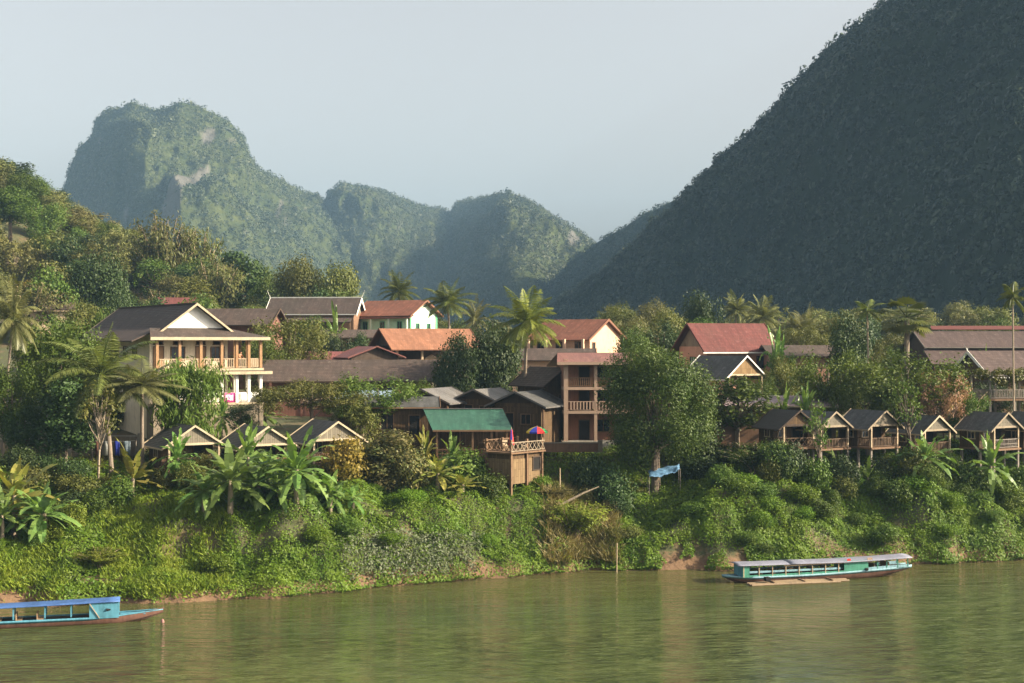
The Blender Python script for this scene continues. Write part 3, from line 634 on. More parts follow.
# green house with orange roof
B = house('mint_house', 'mint green house with orange tiled roof and white end wall on the rise', 'house', place(397, 313.5, 228, 5.8), R(-32), 10.2, 7.2, 5.8, 'x', R(30), 'orange_tile_old', 'mint', 'orange_tile', oh=.8, ohe=.8, gable='pale_mint', base=4, barge=.28)
m = MB(); m.slab((-5.9,-4.7,5.0), (5.9,-4.7,5.0), (5.9,-3.56,5.45), (-5.9,-3.56,5.45), .12); m.build('porch_roof', M['orange_tile_old'], B, weld=False)
m = MB(); m.slab((5.9,-5.4,4.75), (6.9,-5.4,4.75), (5.15,-3.5,5.45), (5.15,-3.5,5.46), .12)
posts(B, [(x, -4.5) for x in (-5.2,-1.8,1.7,5.2)], -4, 4.95, .13, 'pale_mint', 'column')
bx(B, 'end_wall', 'pale_mint', 5.103, 5.2, -3.6, 3.6, -4, 5.75)
for u in (-3.6, -.2, 3.2): opening(B, 'front', 3.6, u, 3.1, .8, 1.3, 'window', 'green_trim', 'glass', 1)
opening(B, 'right', 5.2, -1.6, 2.6, .8, 1.5, 'window', 'green_trim', 'glass', 1); opening(B, 'right', 5.2, 1.4, 2.6, .8, 1.5, 'window', 'green_trim', 'glass', 1)
for y in (-3.5, 3.5): bx(B, 'corner_board', 'green_trim', 5.203, 5.3, y-.2, y+.2, -4, 5.7)
bx(B, 'string_course', 'white', -5.15, 5.1, -3.68, -3.603, 2.0, 2.2)
# dark long temple-style roof with white ridge
B = house('temple_hall', 'long hall with dark brown roof, white ridge line and white upswept gable boards', 'hall', place(316, 313.5, 226, 5.0), R(-5), 13.6, 7.4, 5.0, 'x', R(34), 'dark_tile', 'brown_wall', 'white', oh=.3, ohe=.5, gable='gable_mat', ridge='white', base=4, barge=.55, finial=1.2)
m = MB(); m.slab((-7,-5.2,3.6), (6.6,-5.2,3.6), (6.6,-3.73,4.4), (-7,-3.73,4.4), .12); m.build('porch_roof', M['greybrown_tile'], B, weld=False)
posts(B, [(x,-5) for x in (-6.6,-3.3,0,3.3,6.4)], -4, 3.5, .13, 'wood', 'column')
for u in (-5,-2.4,.2,2.8,5.4): opening(B, 'front', 3.7, u, .6, 1.1, 1.5, 'window', 'wood', 'glass', 1)
B = house('low_shed', 'low shed with dull grey tin roof in front of the mint house', 'shed', place(352, 336, 205, 3.0), R(3), 7.5, 5, 3.0, 'x', R(20), 'greybrown_tile', 'brown_wall', 'wood_dark', base=3)
opening(B, 'front', 2.5, 0, 1, 1.2, 1, 'window', 'wood', 'glass', 1)
B = house('brown_roofed_house', 'house with plain grey brown roof behind the cream guesthouse', 'house', place(232, 322.5, 185, 4.6), R(-8), 11.5, 6.5, 4.6, 'x', R(29), 'greybrown_tile', 'brick', 'wood_dark', base=4)
for u in (-3,0,3): opening(B, 'front', 3.25, u, 1.6, 1.2, 1.2, 'window', 'wood', 'glass', 1)
B = house('red_roofed_hut', 'small hut with dark red roof peeping over the cream guesthouse roof', 'hut', place(178, 303, 235, 3.0), R(12), 5, 4, 3.0, 'x', R(24), 'maroon_tile', 'brick', 'wood_dark', base=4)
opening(B, 'front', 2, 0, 1, 1, 1, 'window', 'wood', 'glass', 1)
B = house('grey_roofed_hut', 'small grey roofed hut among trees at the foot of the hill', 'hut', place(50, 309, 225, 3.0), R(20), 6, 4.5, 3.0, 'x', R(25), 'greybrown_tile', 'wood_pale', 'wood_pale', base=5)
opening(B, 'front', 2.25, 0, 1, 1, 1, 'window', 'wood', 'glass', 1)
# cream gabled house with orange roof
B = house('peach_house', 'peach house with orange tiled roof and tall blank sunlit gable wall', 'house', place(577, 336, 190, 7.4), R(-36), 9.0, 7.6, 7.4, 'x', R(30), 'orange_tile_old', 'peach', 'orange_tile', oh=.9, ohe=.45, gable='peach', base=3, barge=.3)
bx(B, 'balcony', 'cream_trim', -4.5, 4.5, -5.3, -3.804, 4.3, 4.5); posts(B, [(x,-5.15) for x in (-4.3,-1.5,1.4,4.3)], -2, 7.0, .15, 'peach', 'column')
railing(B, (-4.3,-5.2), (4.3,-5.2), 4.5, .9, 'cream_trim', .25)
for u in (-3.2,-.2,2.8): opening(B, 'front', 3.8, u, 5.4, 1.1, 1.2, 'window', 'wood', 'glass', 1)
opening(B, 'right', 4.5, -2.9, 5.0, .55, 1.5, 'window', 'wood', 'dark', 0)
B = house('grey_lean_to', 'low wing with mossy grey roof and orange wall in front of the peach house', 'wing', place(552, 357.5, 176, 4.6), R(-4), 9.5, 5, 4.6, 'x', R(24), 'greybrown_tile', 'peach', 'wood_dark', base=4)
for u in (-3,0,3): opening(B, 'front', 2.5, u, 1.8, 1.1, 1.2, 'window', 'wood', 'glass', 1)
# maroon house
B = house('maroon_house', 'two storey pink house with broad maroon tiled roof and white gutter', 'house', place(726, 346.5, 186, 7.2), R(19), 9.6, 8.0, 7.2, 'x', R(37), 'maroon_tile', 'pink_wall', 'maroon_tile', oh=.9, ohe=.8, gable='stone', base=3, barge=.25)
MB().beam((-5.8,-4.98,6.42), (5.8,-4.98,6.42), .12, .18).build('gutter', M['white'], B)
for u in (-3.2,0,3.2): opening(B, 'front', 4.0, u, 4.5, 1.7, 1.4, 'window', 'wood_dark', 'glass', 2)
for u in (-3,2): opening(B, 'front', 4.0, u, .9, 1.2, 1.5, 'window', 'wood_dark', 'glass', 1)
opening(B, 'left', 4.8, 0, 4.5, 1.4, 1.3, 'window', 'wood_dark', 'glass', 1)
# pink-grey tin roof + brown wall
B = house('tin_roofed_house', 'low house with pinkish grey tin roof behind the right bungalows', 'house', place(776, 402.5, 153, 2.9), R(-3), 10.4, 5.5, 2.9, 'x', R(15), 'pink_tin', 'brown_wall', 'cream_trim', base=4, barge=.14, oh=.9)
for u in (-3.4,0,3.4): opening(B, 'front', 2.75, u, 1, 1.1, 1.1, 'window', 'wood', 'glass', 1)
def wallrun(name, label, p, q, h, mat, t=.25, pil=2.6, base=1.5, cap='concrete'):
    p = Vector(p); q = Vector(q); L = (q-p).length; root = thing(name, label, 'wall', p, math.atan2(q.y-p.y, q.x-p.x))
    bx(root, 'panel', mat, 0, L, -t/2, t/2, -base, h); bx(root, 'coping', cap, -.05, L+.05, -t/2-.06, t/2+.06, h+.002, h+.12)
    k = max(1, int(L/pil)); posts(root, [(L*i/k, 0) for i in range(k+1)], -base, h+.3, t*.75, cap, 'pillar')
    return root
wallrun('garden_wall', 'brown masonry wall behind the slender tree below the maroon house', site(706, 147), site(768, 147), 2.7, 'brown_wall')
wallrun('retaining_wall', 'weathered retaining wall with pillars at the far left under the trees', Vector((XW(-60,133),133,8.2)), Vector((XW(52,133),133,8.2)), 2.6, 'stone')
wallrun('boundary_wall', 'pale weathered wall behind the palm trunks left of the first bungalow', Vector((XW(70,131.5),131.5,8.3)), Vector((XW(140,131.5),131.5,8.3)), 2.9, 'stone')
B = house('grey_cottage', 'cottage with dull grey roof between palms right of the maroon house', 'cottage', place(800, 354, 182, 4.0), R(6), 8.5, 5.5, 4.0, 'x', R(22), 'greybrown_tile', 'pink_wall', 'wood_dark', base=4)
for u in (-2.5,.5): opening(B, 'front', 2.75, u, 1.4, 1.2, 1.2, 'window', 'wood', 'glass', 1)
# right big roofs
B = house('long_hall', 'long hall with two tier purple grey roof and red ridge at the right', 'hall', place(1010, 345.5, 196, 5.4), R(2), 26, 9, 5.4, 'x', R(24), 'purple_tile', 'wood_dark', 'wood_grey', oh=.5, ohe=.5, base=4, barge=.2, gable='wood_dark')
m = MB(); m.slab((-13.6,-8.2,3.0), (13,-8.2,3.0), (13,-4.53,4.95), (-13.6,-4.53,4.95), .14); m.build('lower_roof', M['purple_tile'], B, weld=False)
posts(B, [(x,-7.8) for x in (-13,-8.6,-4.3,0,4.3,8.6)], -4, 2.9, .15, 'wood', 'column')
for u in (-10,-6,-2,2,6,10): opening(B, 'front', 4.5, u, .5, 1.4, 1.5, 'window', 'wood', 'glass', 1)
MB().prism([(-11,-.2,7.55),(7.5,-.2,7.55),(7.5,.25,8.0),(-11,.25,8.0)], (0,0,.12)).build('ridge_cap', M['red_tin'], B)
B = house('brown_roofed_lodge', 'lodge with smooth maroon brown roof and white upswept gable board', 'lodge', place(1020, 372, 165, 4.6), R(14), 12.5, 7.5, 4.6, 'x', R(33), 'purple_tile', 'bamboo_dark', 'white', oh=.7, ohe=.5, base=5, barge=.4, gable='bamboo_dark', finial=.8)
gable_roof(B, 5.0, 5.5, 4.0, R(34), .7, .6, 'y', 'dark_tile', 'cream_trim', cx=3.6, cy=-3.4, gable='bamboo_dark', barge=.36, name='cross_roof')
for u in (-4,-1.4): opening(B, 'front', 3.75, u, 1.2, 1.3, 1.3, 'window', 'wood', 'glass', 1)
# vine terrace
loc = P(1010, 398, 152); T = thing('vine_terrace', 'raised wooden terrace under a vine covered pergola at the right edge', 'terrace', loc, R(10))
bx(T, 'deck', 'wood', -3.6, 5, -2.2, 2.2, -.2, 0); lo = float(gz(loc.x, loc.y))-loc.z-.5
posts(T, [(x,y) for x in (-3.4,-.6,2.2,4.8) for y in (-2,2)], lo, -.2, .12, 'wood_grey', 'stilt'); posts(T, [(x,y) for x in (-3.4,-.6,2.2,4.8) for y in (-2,2)], 0, 2.4, .09, 'wood_grey')
railing(T, (-3.5,-2.15), (5,-2.15), 0, .95, 'wood_grey', .18); railing(T, (-3.55,-2.1), (-3.55,2.1), 0, .95, 'wood_grey', .18)
m = MB()
for y in (-2,-1,0,1,2): m.beam((-3.9,y,2.45), (5.2,y,2.45), .1)
m.build('pergola_beams', M['wood_grey'], T, weld=False)
m = MB()
for k in range(8): m.beam((-4.7-.22*k, -2.0, -.25-.3*k), (-4.7-.22*k, -.9, -.25-.3*k), .3, .06)
m.beam((-3.7,-2.05,.75), (-6.6,-2.05,-1.9), .08); m.beam((-3.7,-2.05,.0), (-6.6,-2.05,-2.6), .12); m.beam((-3.7,-2.05,.4), (-6.6,-2.05,-2.25), .05)
m.build('staircase', M['wood_pale'], T, weld=False)
VINE_TERRACE = T
# --- salmon three storey guesthouse
sp = P(590, HOR, 149); Gb = ZW(441, 149)
S = thing('salmon_guesthouse', 'salmon three storey guesthouse with pale balconies and pinkish tin roof', 'guesthouse', (sp.x+1.7, 149+4.0, Gb), R(4))
w, l = 9.4, 8.0; f1, f2, ht = ZW(410,149)-Gb, ZW(386.5,149)-Gb, ZW(362,149)-Gb
bx(S, 'wall', 'salmon', -w/2, w/2, -l/2, l/2, -2, ht+.4)
for z in (f1, f2):
    bx(S, 'balcony', 'salmon_trim', -w/2-.3, w/2, -l/2-1.7, -l/2-.004, z-.3, z)
posts(S, [(-w/2-.0, -l/2-1.5)], -2, ht+.3, .22, 'salmon_trim', 'column'); posts(S, [(x, -l/2-1.5) for x in (-w/2+3.1, -w/2+6.2, w/2-.2)], -2, ht+.3, .16, 'salmon_trim', 'column')
railing(S, (-w/2+.1,-l/2-1.6), (w/2,-l/2-1.6), f2, .95, 'wood', .2)
railing(S, (-w/2+.2,-l/2-1.6), (w/2,-l/2-1.6), f1, .95, 'salmon_trim', .32, 'bars', .07)
bx(S, 'ground_plinth', 'concrete', -w/2-.4, w/2, -l/2-1.9, -l/2-.006, -2, .12)
m = MB(); m.slab((-w/2-1.0,-l/2-2.3,ht+.05), (w/2+1,-l/2-2.3,ht+.05), (w/2+.6,-l/2+1.2,ht+.95), (-w/2-.6,-l/2+1.2,ht+.95), .14)
m.slab((w/2+1,l/2+1,ht-.5), (-w/2-1,l/2+1,ht-.5), (-w/2-.6,-l/2+1.2,ht+.96), (w/2+.6,-l/2+1.2,ht+.96), .14)
rf = m.build('roof', M['salmon_tin'], S, weld=False)
MB().beam((-w/2-1,-l/2-2.34,ht-.1), (w/2+1,-l/2-2.34,ht-.1), .06, .3).build('fascia', M['salmon_trim'], rf)
for z in (0.12, f1, f2):
    for u in (-2.6, 1.2): opening(S, 'front', l/2, u, z+.02, 1.1, 2.05, 'door', 'wood', 'dark', 0)
    for u in (-.6, 3.2): opening(S, 'front', l/2, u, z+.9, 1.3, 1.2, 'window', 'wood', 'glass', 1)
# dark wooden side house left of it
B = house('wooden_house', 'dark weathered wooden house squeezed against the salmon guesthouse', 'house', place(548, 381, 155, 5.0), R(30), 4.2, 6, 5.0, 'y', R(36), 'greybrown_tile', 'bamboo_dark', 'wood_dark', base=3, gable='bamboo_dark')
opening(B, 'front', 3, 0, 2.6, .9, 1, 'window', 'wood', 'dark', 1)
# --- grey roofed shacks behind the green shelter
g = 'grey tin roofed shacks behind the green shelter'
def shack(px, py, Y, label, roof, rz, w=4.6, l=5.2, h=2.6, wall='bamboo_dark', base=2.2):
    B = house('shack', label, 'shack', Vector((XW(px,Y), Y, ZW(py,Y)-h-w/2*math.tan(R(24)))), rz, w, l, h, 'y', R(24), roof, wall, 'grey_tin', group=g, base=base, oh=.8, ohe=.8, barge=.18, gable='wood_dark')
    opening(B, 'front', l/2, -.9, .05, .85, 1.9, 'door', 'wood', 'dark', 0); opening(B, 'front', l/2, .9, .9, 1.0, .95, 'window', 'wood', 'dark', 1)
    posts(B, [(-w/2-.5,-l/2-.7),(w/2+.5,-l/2-.7)], -base, h-.5, .08, 'wood'); return B
shack(436, 388, 150, 'open shack with tan grey tin roof directly behind the green shelter roof', 'grey_tin', R(-22), 5, 6)
shack(487, 388.5, 151, 'shack with dark grey tin roof, middle of the three behind the green shelter', 'grey_tin', R(-24))
shack(528, 391, 148, 'bamboo walled shack with blue grey roof right above the umbrellas', 'slate', R(-24), 5.2, 5.2, 3.0, 'bamboo_dark', 3)
B = house('blue_roofed_shed', 'small shed with pale blue tin roof seen between feathery branches', 'shed', place(367, 396, 150, 2.6), R(-8), 5.2, 4.5, 2.6, 'x', R(15), 'blue_tin', 'bamboo_dark', 'wood', base=3)
opening(B, 'front', 2.25, 0, .05, .9, 1.9, 'door', 'wood', 'dark', 0)
B = house('dark_hut', 'dark open hut in shade behind the feathery trees left of the green shelter', 'hut', place(402, 404, 143, 3.0), R(5), 6, 4.5, 3.0, 'x', R(18), 'slate', 'bamboo_dark', 'wood', base=3)
opening(B, 'front', 2.25, -1.5, .6, 1.2, 1.6, 'window', 'wood', 'dark', 1); opening(B, 'front', 2.25, 1.2, .05, 1, 1.9, 'door', 'wood', 'dark', 0)
# --- green roofed shelter
a = P(437, 430, 135); zf = ZW(458, 135)-a.z; K = 135/F
G = thing('green_shelter', 'open shelter with bright green tin roof on wooden posts', 'shelter', a, R(2))
wd = 76*K; dp = 5.0; rise = 1.75; sh = -22*K
m = MB(); m.slab((-.4,-.3,-.02), (wd,-.3,-.02), (wd+sh*.4+.0,dp,rise), (sh*.5-.4,dp,rise), .07)
r = m.build('roof', M['green_tin'], G, weld=False); MB().beam((-.4,-.34,-.06), (wd,-.34,-.06), .06, .16).build('fascia', M['wood'], r); MB().beam((sh*.5-.4,dp,rise+.03), (wd+sh*.4,dp,rise+.03), .35, .06).build('ridge_cap', M['grey_tin'], r)
posts(G, [(0,0),(wd*.47,0),(wd*.72,0),(wd*.92,0)], zf-2.5, -.1, .1, 'wood'); posts(G, [(sh*.4,dp-.4),(wd*.3,dp-.4),(wd*.8,dp-.4)], zf-2, rise-.25, .1, 'wood')
bx(G, 'deck', 'wood', -.3, wd, -.2, dp, zf-.15, zf); railing(G, (0,-.05), (wd*.72,-.05), zf, .8, 'wood', .5, 'mid'); bx(G, 'back_wall', 'bamboo_dark', sh*.4, wd*.9, dp-.3, dp-.2, zf+.003, rise-.35)
bx(G, 'counter', 'wood', .8, 3.2, 1.5, 2.2, zf+.004, zf+1.0)
# --- bamboo hut with roof deck
Yh = 130.5; c = P(482, 455, Yh); kk = Yh/F
Hh = thing('bamboo_hut', 'square bamboo mat hut on stilts with lattice railed deck on top', 'hut', (XW(511,129)+.3, 131.6, ZW(484,129.5)), R(-40))
w = 2.9; d = 4.4; hh = 30*kk
bx(Hh, 'wall', 'bamboo_mat', -w/2, w/2, -d/2, d/2, 0, hh-.5); bx(Hh, 'upper_wall', 'bamboo_dark', -w/2+.06, w/2-.06, -d/2+.06, d/2-.06, hh-.497, hh)
bx(Hh, 'roof_deck', 'wood', -w/2-.35, w/2+.3, -d/2-.3, d/2+.3, hh+.003, hh+.14)
opening(Hh, 'right', w/2, 1.45, 1.15, .95, 1.1, 'window', 'wood_dark', 'dark', 0)
lo = min(float(gz(Hh.location.x+dx, Hh.location.y+dy)) for dx in (-3,3) for dy in (-2,2))-Hh.location.z-.5
posts(Hh, [(x,y) for x in (-w/2,w/2+.06) for y in (-d/2-.06,0,d/2)], lo, hh+1.3, .1, 'wood')
zt = hh+.14
railing(Hh, (-w/2-.3,-d/2-.22), (w/2+.2,-d/2-.22), zt, .9, 'wood', .3, 'cross')
railing(Hh, (-w/2-.3,-d/2-.2), (-w/2-.3,d/2+.2), zt, 1.0, 'wood', .3, 'cross'); railing(Hh, (w/2+.2,-d/2-.2), (w/2+.2,d/2+.2), zt, .9, 'wood_tan', .3, 'cross')
m = MB(); m.beam((-w/2-.35,0,hh+.05), (-w/2-2.6,.2,hh+.05), .9, .1); m.beam((-w/2-.4,-.45,hh+1), (-w/2-2.6,-.3,hh+.7), .08); m.build('gangway', M['wood'], Hh, weld=False)
def on_hut(x, y, z): a = R(-40); return Hh.location+Vector((x*math.cos(a)-y*math.sin(a), x*math.sin(a)+y*math.cos(a), z))
# umbrellas
cols8 = {'r': (.55,.03,.03), 'b': (.03,.05,.35), 'g': (.04,.30,.10), 'y': (.65,.45,.04), 'o': (.55,.2,.03)}
for k, v in cols8.items(): M['cl_'+k] = plain('cloth_'+k, v, .7, .1)
def umbrella(name, label, loc, rad, h, seq, open_=True):
    root = thing(name, label, 'umbrella', loc)
    MB().tube([(0,0,0),(0,0,h+.1)], .03, 8).build('pole', M['wood_pale'], root)
    MB().tube([(0,0,0),(0,0,.1)], [.25,.22], 10).build('base', M['concrete'], root)
    n = len(seq)
    for k, c in enumerate(seq):
        m = MB(); a0, a1 = 2*math.pi*k/n, 2*math.pi*(k+1)/n
        prof = [(0,h),(.35,h-.06),(.7,h-.22),(1,h-.48),(1.0,h-.62)] if open_ else [(.0,h),(.08,h-.25),(.12,h-.8),(.2,h-1.5),(.17,h-1.62)]
        for (r0, za), (r1, zb) in zip(prof, prof[1:]):
            q = [(rad*r1*math.cos(a0), rad*r1*math.sin(a0), zb), (rad*r1*math.cos(a1), rad*r1*math.sin(a1), zb), (rad*r0*math.cos(a1), rad*r0*math.sin(a1), za), (rad*r0*math.cos(a0), rad*r0*math.sin(a0), za)]
            m.face(q if r0 > 0 else q[:3])
        o = m.build('canopy_panel', M['cl_'+c], root); sd = o.modifiers.new('thick', 'SOLIDIFY'); sd.thickness = .015
p = P(537, 440, 134.5); umbrella('beach_umbrella', 'open beach umbrella with red, blue, green and yellow panels', (p.x, 134.5, float(gz(p.x,134.5))), 1.02, ZW(426.5,134.5)-float(gz(p.x,134.5)), ['g','r','y','b','y','b','r','g'], True)
q = on_hut(w/2-.45, -d/2+.6, zt); umbrella('folded_umbrella', 'folded red and blue umbrella standing on the hut deck', q, 1.35, ZW(427,131.5)-q.z, ['r','b','r','r','b','r'], False)
def chair(loc, rz, label):
    r = thing('deck_chair', label, 'chair', loc, rz, 'chairs on the hut deck')
    bx(r, 'seat', 'wood_pale', -.25,.25,-.25,.25,.4,.45); bx(r, 'backrest', 'wood_pale', -.25,.25,.2,.25,.45,.95)
    posts(r, [(-.22,-.22),(.22,-.22),(-.22,.22),(.22,.22)], 0, .4, .025, 'wood_pale', 'leg')
chair(on_hut(-.7,-.4,zt), .4, 'low wooden chair on the hut deck left of the folded umbrella'); chair(on_hut(.5,.9,zt), -1.0, 'low wooden chair on the hut deck right of the folded umbrella')
# left concrete house behind trees
B = house('concrete_house', 'pale flat fronted house half hidden by trees at the far left', 'house', place(12, 398, 141, 4.6), R(3), 9, 6, 4.6, 'x', R(14), 'greybrown_tile', 'concrete', 'white', base=3, barge=.2)
bx(B, 'balcony', 'concrete', -4.4, 4.4, -4.6, -3.004, 2.2, 2.4); railing(B, (-4.4,-4.5), (4.4,-4.5), 2.4, .9, 'white', .3); posts(B, [(x,-4.4) for x in (-4.3,0,4.3)], -3, 4.3, .14, 'concrete', 'column')
opening(B, 'front', 3, -2, .2, 1, 2, 'door', 'wood', 'wood_orange', 0); opening(B, 'front', 3, 2, .7, 1.4, 1.2, 'window', 'white', 'glass', 1); opening(B, 'front', 3, -2, 2.9, 1.2, 1.1, 'window', 'white', 'glass', 1)
# laundry behind the palm trunks
line = thing('clothes_line', 'clothes line on two poles in front of the pale wall', 'clothes line', (XW(102,129.5),129.5,float(gz(XW(102,129.5),129.5))))
posts(line, [(-.9,0),(3.1,0)], -.5, 2.1, .05, 'wood_grey', 'pole', True); MB().tube([(-.9,0,2.0),(1.1,0,1.92),(3.1,0,2.0)], .012, 5).build('line', M['white'], line)
lx, ly, lz = line.location
for k, (x0_, x1_, mt, nm) in enumerate(((-.6,-.1,'brick','reddish'),(.25,.75,'white','white'),(1.15,1.6,'cl_b','dark blue'),(2.0,2.6,'blue_tin','pale blue'))):
    cloth('towel', nm+' cloth hanging on the clothes line by the pale wall', 'cloth', (lx+x0_,ly,lz+1.94), (lx+x1_,ly,lz+1.94), 1.3, mt, 'washing on the clothes line', .5, 6)
# tarp under the big tree
m = MB(); n = 14; t0 = P(649, 477, 135.0); t1 = P(680, 469, 135.6); g0_ = float(gz(t0.x, t0.y))
M['tarp'] = plain('blue_tarp', (.13,.26,.42), .55, .4, 2.5)
TS = thing('tarp_shelter', 'pale blue tarp propped on sticks under the largest broadleaf tree', 'tarp', Vector((t0.x, t0.y, g0_)))
o0 = Vector((t0.x, t0.y, g0_))
for i in range(n):
    for j in range(5):
        q = []
        for ii, jj in ((i,j),(i+1,j),(i+1,j+1),(i,j+1)):
            t = ii/n; s_ = jj/5
            q.append(t0-o0+(t1-t0)*t+Vector((.06*math.sin(t*11+s_*3), s_*1.3-.2, .62*s_-.2*math.sin(t*math.pi)*(1-s_*.5)+.07*math.sin(t*13+s_*6)+.05*math.sin(t*29)*(1-s_)-.35*s_*abs(t-.35))))
        m.face(q)
o = m.build('tarp', M['tarp'], TS, True); o.modifiers.new('thick','SOLIDIFY').thickness = .02
for t, s_ in ((0,0),(1,0),(0,1),(1,1)):
    pt = t0-o0+(t1-t0)*t+Vector((0, s_*1.3-.2, .62*s_-.35*s_*abs(t-.35))); gl = float(gz(pt.x+o0.x, pt.y+o0.y))-o0.z-.3
    MB().tube([(pt.x, pt.y, gl), (pt.x, pt.y, pt.z+.05)], [.035,.03], 6).build('pole', M['wood_grey'], TS)
# pole standing in the water
zb = -2; o = MB().tube([(XW(616.5,123.2),123.2,zb),(XW(617,123.2),123.2,ZW(543,123.2))], [.06,.045], 7).build('bamboo_pole', M['wood_pale']); tag(o, 'single upright bamboo pole standing in the water off the bank', 'pole')
o = MB().tube([(XW(560,131),131,float(gz(XW(560,131),131))-.3),(XW(560,131),131,ZW(468,131))], [.07,.05], 7).build('fence_post', M['wood_pale']); tag(o, 'lone wooden post in the grass right of the bamboo hut', 'post')
# driftwood
p = P(575, 497, 129); a = MB().tube([p+Vector((-2.8,-.5,.2-1.6)), p+Vector((-1,0,-.55)), p+Vector((.8,.2,.35)), p+Vector((2.2,.4,.9))], [.13,.12,.09,.05], 7).build('fallen_branch', M['pale_bark']); tag(a, 'bare fallen branch leaning across the dry grass below the guesthouse', 'branch')
# low wall by the guesthouse
wallrun('stone_wall', 'low grey stone wall with ledge in front of the salmon guesthouse', Vector((XW(540,141),141,ZW(447,141))), Vector((XW(600,141),141,ZW(452,141))), .35, 'brown_wall', .3, 20, .5, 'stone')
# person on the upper balcony
pp = house_pt(x1+.75, y0-1.5, zB-.15)
M['skin'] = plain('skin', (.45,.24,.15), .6, .05); M['shirt'] = plain('orange_shirt', (.62,.24,.12), .8, .08); M['hair'] = plain('dark_hair', (.02,.015,.012), .6, .1); M['trousers'] = plain('dark_trousers', (.05,.05,.07), .8, .1)
def skin_body(name, joints, edges, mat, parent=None, sub=2):
    me = bpy.data.meshes.new(name); me.from_pydata([j[:3] for j in joints], edges, []); o = link(name, me, parent)
    s = o.modifiers.new('skin', 'SKIN'); s.use_smooth_shade = True; d = me.skin_vertices[0].data if me.skin_vertices else None
    if d is None:
        bpy.context.view_layer.objects.active = o; bpy.ops.mesh.customdata_skin_add(); d = me.skin_vertices[0].data
    for k, j in enumerate(joints): d[k].radius = (j[3], j[4] if len(j) > 4 else j[3]); d[k].use_root = (k == 0)
    o.modifiers.new('sub', 'SUBSURF').levels = sub; o.modifiers['sub'].render_levels = sub; me.materials.append(M[mat]); return o
per = thing('person', 'person in an orange top leaning on the upper balcony rail of the cream guesthouse', 'person', pp, R(33)+.3)
J = [(0,.1,.92,.13,.1),(0,.07,1.12,.125,.09),(0,-.02,1.36,.15,.095),(0,-.06,1.46,.06),(0,-.1,1.55,.07,.08),(0,-.11,1.66,.08,.095),
     (.19,-.03,1.38,.055),(.27,-.16,1.14,.042),(.16,-.4,1.02,.034),(.1,-.47,1.0,.03),(-.19,-.03,1.38,.055),(-.27,-.16,1.14,.042),(-.16,-.4,1.02,.034),(-.1,-.47,1.0,.03),
     (.1,.1,.86,.095),(.11,.06,.48,.065),(.11,.1,.08,.045),(.12,-.06,.03,.04),(-.1,.1,.86,.095),(-.11,.06,.48,.065),(-.11,.1,.08,.045),(-.12,-.06,.03,.04)]
E = [(0,1),(1,2),(2,3),(3,4),(4,5),(2,6),(6,7),(7,8),(8,9),(2,10),(10,11),(11,12),(12,13),(0,14),(14,15),(15,16),(16,17),(0,18),(18,19),(19,20),(20,21)]
skin_body('body', J, E, 'skin', per)
skin_body('top', [(0,.1,.92,.15,.12),(0,.07,1.12,.14,.105),(0,-.02,1.36,.165,.11),(.19,-.03,1.38,.07),(.245,-.11,1.22,.06),(-.19,-.03,1.38,.07),(-.245,-.11,1.22,.06)], [(0,1),(1,2),(2,3),(3,4),(2,5),(5,6)], 'shirt', per)
skin_body('trousers', [(0,.1,.93,.15,.12),(.1,.1,.84,.11),(.11,.06,.48,.085),(.11,.1,.14,.065),(-.1,.1,.84,.11),(-.11,.06,.48,.085),(-.11,.1,.14,.065)], [(0,1),(1,2),(2,3),(0,4),(4,5),(5,6)], 'trousers', per)
skin_body('hair', [(0,-.07,1.66,.085,.1),(0,-.06,1.71,.075,.09),(0,-.04,1.6,.07,.06)], [(0,1),(0,2)], 'hair', per)
# ---------------------------------------------------------------- river boats
M['hull_brown'] = plain('hull_brown_paint', (.17,.085,.062), .6, .35); M['boat_blue'] = plain('boat_blue_paint', (.09,.27,.36), .55, .3)
M['roof_blue'] = plain('blue_roof_sheet', (.06,.13,.32), .5, .3, .8); M['boat_green'] = plain('boat_green_paint', (.06,.24,.17), .55, .3)
M['roof_grey'] = plain('grey_roof_sheet', (.22,.225,.28), .5, .25, .6); M['pale_blue'] = plain('pale_blue_paint', (.22,.38,.44), .55, .3)
M['dark_inside'] = plain('boat_inside', (.07,.05,.04), .8, .2); M['seat'] = plain('seat_cushion', (.30,.20,.12), .8, .2); M['buoy_pink'] = plain('pink_float', (.27,.14,.12), .7, .1)
def loft(secs, name, mat, parent, closed=False):
    m = MB(); n = len(secs[0])
    for a, b in zip(secs, secs[1:]):
        for k in range(n if closed else n-1): m.face([a[k], b[k], b[(k+1)%n], a[(k+1)%n]])
    if closed: m.face(secs[0][::-1]); m.face(secs[-1])
    return m.build(name, M[mat], parent, True)
